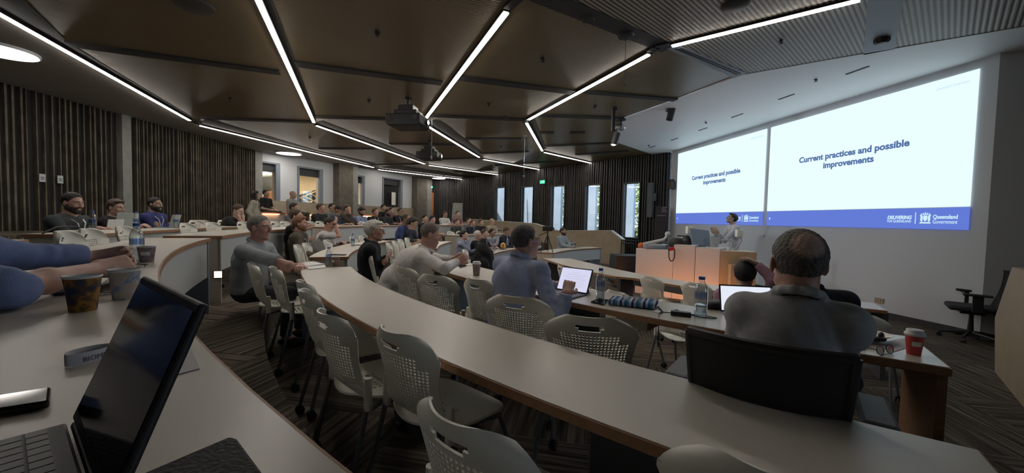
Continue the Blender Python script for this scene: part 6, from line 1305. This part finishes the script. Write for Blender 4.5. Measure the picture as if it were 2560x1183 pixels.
mm = MB()
for k in range(7): mm.obox(l * (.15 - k * .017) + n * .0055 + s * .012 * (k % 2) + Vector((0, 0, .01)), s * (.085 if k not in (0,) else .03), l * .0016, n * .0003)
mm.build('document_lines', M['lcdtext'], ld_); mm = MB(); mm.extr([l * .10 + Vector((0, 0, .01)) + s * .1, -f * .10 + s * .1, s * .1], -s * .2); mm.build('kickstand', M['black'], t)
c = P(1866, 786, ZB); laptop(c, 262, .30, .165, 14, M['black'], M['lcd2'], 'laptop with bright white screen before the grey jacket man', .2, kb=M['leg_b'])
c = onrow(312, 11.85, ZA, 0); laptop(Vector((c.x, c.y, ZA)), 186, .33, .21, 8, M['alu'], M['lapglass'], 'silver laptop lid in front of the young man in black', .2)
c = onrow(429, 11.8, ZA, 0); laptop(Vector((c.x, c.y, ZA)), 200, .30, .2, 15, M['alu'], M['lapglass'], 'pale laptop seen edge-on before the royal blue shirt', .2)
c = onrow(283, 11.75, ZA, 0); laptop(Vector((c.x, c.y, ZA)), 190, .24, .13, 10, M['cupw'], M['lapglass'], 'small white tablet left of the silver laptop', .12)
c = onrow(1262, 7.0, ZD, 1); t_, s_, *_ = laptop(Vector((c.x, c.y, ZD)), 160, .32, .03, 60, M['alu'], M['lapglass'], 'low grey laptop before the suited man', .22)
p = onrow(1257, 7.1, ZD, 1); item('snack_bag', 'red and yellow snack packet before the suited man', 'packet', Vector((p.x, p.y, ZD)), MB().ell((0, 0, .09), (.08, .03, .1), 14, 8), patterned('snack_print', [(.5, .05, .03), (.7, .45, .1), (.6, .5, .4)], 12), smooth=True)
# row B and C small things
t = thing('notebook', 'open pale notebook with papers by the grey polo man\'s elbow', 'notebook'); 
for k, pts in enumerate(([(738, 660), (778, 655), (812, 661), (758, 668)], [(758, 668), (812, 662), (816, 668), (775, 673)])):
    q = [P(x, y, ZB + .008) for x, y in pts]; mm = MB(); mm.prism([(p.x, p.y) for p in q], ZB + .001, ZB + .014 - k * .006); mm.build('pages' if k else 'cover', M['cupw'], t)
slab('phone', 'dark phone by the open notebook on the middle table', 'phone', [(783, 652), (800, 656), (796, 659), (778, 655)], ZB, .009, M['black'])
slab('phone', 'black phone in front of the bent white-shirted man', 'phone', [(1143, 662), (1160, 660), (1166, 665), (1150, 669)], ZB, .009, M['gloss'])
slab('phone', 'dark phone under the clear bottle beside the tablet', 'phone', [(1477, 754), (1496, 745), (1524, 750), (1508, 761)], ZB, .008, M['gloss'], .002)
p = onrow(893, 9.25, ZB, 1); item('phone', 'dark phone right of the small clear bottle', 'phone', Vector((p.x, p.y, ZB)), MB().box((-.09, -.04, 0), (.09, .04, .01)), M['black'])
p = onrow(845, 9.2, ZB, 1); item('phone', 'dark phone below the man shielding his eyes', 'phone', Vector((p.x, p.y, ZB)), MB().box((-.12, -.04, 0), (.1, .04, .012)), M['black'])
p = onrow(1227, 7.05, ZD, 1); item('phone', 'black phone lying on the far front table end', 'phone', Vector((p.x, p.y - .1, ZD)), MB().box((-.14, -.04, 0), (.1, .04, .015)), M['black'])
slab('card', 'grey card lying right of the striped pouch', 'card', [(1632, 779), (1648, 774), (1665, 779), (1650, 783)], ZB, .002, M['cupw'])
# striped knitted pouch
def stripes():
    m = bpy.data.materials.new('knit_stripes'); m.use_nodes = True; nt = m.node_tree; b = nt.nodes['Principled BSDF']; b.inputs['Roughness'].default_value = .95; tc = nt.nodes.new('ShaderNodeTexCoord'); sx = nt.nodes.new('ShaderNodeSeparateXYZ')
    mu = nt.nodes.new('ShaderNodeMath'); mu.operation = 'MULTIPLY'; mu.inputs[1].default_value = 14; fr = nt.nodes.new('ShaderNodeMath'); fr.operation = 'FRACT'; r = nt.nodes.new('ShaderNodeValToRGB'); r.color_ramp.interpolation = 'CONSTANT'; e = r.color_ramp.elements
    cs = [(.02, .05, .25), (.55, .58, .62), (.03, .16, .38), (.10, .30, .55), (.6, .62, .66)]
    while len(e) < 5: e.new(.5)
    for k, c in enumerate(cs): e[k].position = k / 5; e[k].color = (*c, 1)
    L = nt.links.new; L(tc.outputs['Object'], sx.inputs[0]); L(sx.outputs['X'], mu.inputs[0]); L(mu.outputs[0], fr.inputs[0]); L(fr.outputs[0], r.inputs['Fac']); L(r.outputs['Color'], b.inputs['Base Color'])
    n = nt.nodes.new('ShaderNodeTexNoise'); n.inputs['Scale'].default_value = 180; bp = nt.nodes.new('ShaderNodeBump'); bp.inputs['Strength'].default_value = .6; bp.inputs['Distance'].default_value = .004; L(tc.outputs['Object'], n.inputs['Vector']); L(n.outputs['Fac'], bp.inputs['Height']); L(bp.outputs['Normal'], b.inputs['Normal']); return m
c = P(1582, 764, ZB); v = Vol((-.17, -.11, -.01), (.17, .11, .09), .004)
for k in range(5): v.cone((-.13, -.062 + k * .031, .020), (.13, -.058 + k * .031, .024 + .006 * (k % 2)), .019, .021, .014)
v.wrinkle(.003, 60); o = vol_obj('striped_pouch', v, stripes(), None); o.location = c; o.rotation_euler = (0, 0, math.radians(-25)); tag(o, 'blue and white striped knitted pouch beside the clear bottle', 'pouch')
def glasses_thing(c, heading, label, s=1.0, mt='black'):
    t = thing('glasses', label, 'glasses', c, math.radians(heading)); mm = MB()
    for sg in (-1, 1): mm.tube([(sg * .033 + .024 * math.cos(a), .0 + .004 * math.sin(a), .020 + .018 * math.sin(a)) for a in [2 * math.pi * k / 16 for k in range(17)]], .0018, 6)
    mm.tube([(-.01, 0, .024), (.01, 0, .024)], .0018, 6); mm.build('frame', M[mt], t, smooth=True); mm = MB()
    for sg in (-1, 1): mm.tube([(sg * .058, 0, .026), (sg * .062, .07, .02), (sg * .058, .135, .003)], .0016, 6)
    mm.build('temples', M[mt], t, smooth=True); mm = MB()
    for sg in (-1, 1): mm.ell((sg * .033, 0, .02), (.022, .001, .016), 16, 6)
    mm.build('lenses', M['plastic'], t); return t
_g = glasses_thing(P(360, 662, ZA + .006), 160, 'black glasses folded beside the small patterned cup at left'); _g.rotation_euler.x = -1.35; _g.scale = (.75, .75, .75); glasses_thing(P(2212, 886, ZB), 20, 'dark glasses lying left of the red cup'); g_ = glasses_thing(P(1580, 752, ZB + .05), -20, 'sunglasses resting on the striped pouch', mt='steel'); g_.location.z = ZB + .048
# charger with cable
t = thing('charger', 'black power brick with looped cable before the grey jacket man', 'charger', P(1702, 790, ZB), math.radians(-24)); mm = MB(); mm.box((-.055, -.022, 0), (.055, .022, .026)); mm.build('brick', M['black'], t, bevel=.004)
mm = MB(); mm.tube([(-.05, 0, .012), (-.1, .02, .006), (-.12, -.02, .006), (-.115, -.09, .006), (-.112, -.135, -.01), (-.112, -.14, -.16)], .0028, 6); mm.tube([(-.1, .02, .006), (-.13, .05, .03)], .006, 6); mm.tube([(.05, 0, .012), (.1, .02, .004), (.16, .0, .004), (.19, .03, .004), (.13, .06, .004), (.04, .05, .004), (-.03, .07, .02), (-.05, .06, .004)], .0026, 6); mm.build('cable', M['black'], t, smooth=True)
t = thing('bag', 'black zip pouch between the tall bottle and the bright laptop', 'bag', P(1795, 772, ZB)); mm = MB(); mm.ell((0, 0, .025), (.10, .06, .03), 16, 8); mm.build('body', M['black'], t, smooth=True)
t = thing('bowl', 'shallow cream bowl holding dark cases at the right table', 'bowl', P(2172, 850, ZB)); mm = MB(); mm.lathe([(0, 0), (.035, 0), (.05, .012), (.085, .035), (.082, .036), (.045, .015), (0, .012)], 32); mm.build('dish', M['chair'], t, smooth=True)
item('glasses_case', 'dark flat case standing in the cream bowl', 'case', P(2145, 838, ZB + .03), MB().box((-.035, -.02, -.01), (.035, .02, .02)), M['black'], bevel=.003); item('scarf', 'dark crumpled cloth in the cream bowl', 'cloth', P(2192, 845, ZB + .03), MB().ell((0, 0, -.005), (.04, .03, .012), 12, 6).ell((.02, .0, .01), (.012, .012, .018), 10, 6), M['black'], smooth=True)
item('glove', 'dark folded case on the table before the cream bowl', 'case', P(2142, 868, ZB), MB().ell((0, 0, .012), (.035, .03, .014), 14, 6), M['black'], smooth=True)
slab('paper_sheet', 'white paper sheet under the glasses near the red cup', 'paper', [(2195, 858), (2262, 846), (2275, 868), (2200, 890)], ZB, .001, M['paperw'])
slab('paper_sheet', 'white paper sheet at the edge by the grey jacket man\'s right arm', 'paper', [(2110, 835), (2140, 832), (2160, 870), (2115, 880)], ZB, .001, M['paperw'])
p = onrow(260, 11.7, ZA, 0); item('satchel_strap', 'black cable and pale papers before the bearded man', 'papers', Vector((p.x, p.y, ZA)), MB().box((-.25, -.3, 0), (.1, .25, .012)), M['chair'])
p = onrow(190, 11.6, ZA, 0); item('cable', 'black looped cable on the upper left table end', 'cable', Vector((p.x, p.y, ZA)), MB().tube([(-.05, -.25, .01), (-.02, -.15, .07), (.0, 0, .075), (0, .12, .03), (.05, .2, .01)], .008, 8), M['black'], smooth=True)
# backpack, tripod
p = PD(1207, 645, 5.4); c = Vector((p.x, p.y, .3)); v = Vol((-.2, -.15, -.02), (.2, .15, .62), .01); v.ell((0, 0, .28), (.14, .09, .27), None, .02); v.ell((0, -.08, .2), (.1, .05, .14), None, .02); v.wrinkle(.008, 30); o = vol_obj('backpack', v, M['leather'], None); o.location = c + Vector((0, 0, .42)); 
t = thing('backpack', 'black backpack on the chair beside the far front table end', 'bag', c + Vector((0, 0, .40))); o.name = 'bag_body'; o.parent = t; o.location = (0, 0, 0); mm = MB(); mm.tube([(.05, .08, .5), (.12, .12, .42), (.15, .1, .25), (.12, .08, .1)], .014, 8); mm.tube([(-.04, 0, .54), (0, 0, .6), (.04, 0, .54)], .01, 8); mm.build('strap', M['black'], t, smooth=True)
c = P(1368, 631, ZD); tp = PD(1365, 578, c.y); t = thing('camera_tripod', 'video camera on a black tripod standing on the far front table', 'tripod', c); hz = tp.z - ZD
mm = MB(); mm.tube([(-.0, 0, hz * .45), (0, 0, hz)], .018, 8); mm.build('centre_column', M['blackm'], t, smooth=True)
for a in (200, 320, 80):
    mm = MB(); q = Vector((math.cos(math.radians(a)), math.sin(math.radians(a)), 0)); mm.tube([Vector((0, 0, hz * .82)), q * .1 + Vector((0, 0, hz * .4)), q * .19 + Vector((0, 0, 0))], [.016, .013, .01], 8); mm.build('leg', M['black'], t, smooth=True)
mm = MB(); mm.box((-.14, -.06, hz), (.12, .06, hz + .13)); mm.tube([(.12, 0, hz + .07), (.17, 0, hz + .07)], .035, 12); mm.build('camera_body', M['black'], t, bevel=.012); mm = MB(); mm.tube([(-.02, 0, hz - .03), (-.24, -.05, hz - .12)], .01, 8); mm.build('pan_handle', M['black'], t, smooth=True)
p = P(1340, 625, ZD); item('bag', 'pale crumpled bag beside the tripod on the far front table', 'bag', p, MB().ell((0, .1, .09), (.16, .1, .09), 14, 8), M['cupw'], smooth=True)
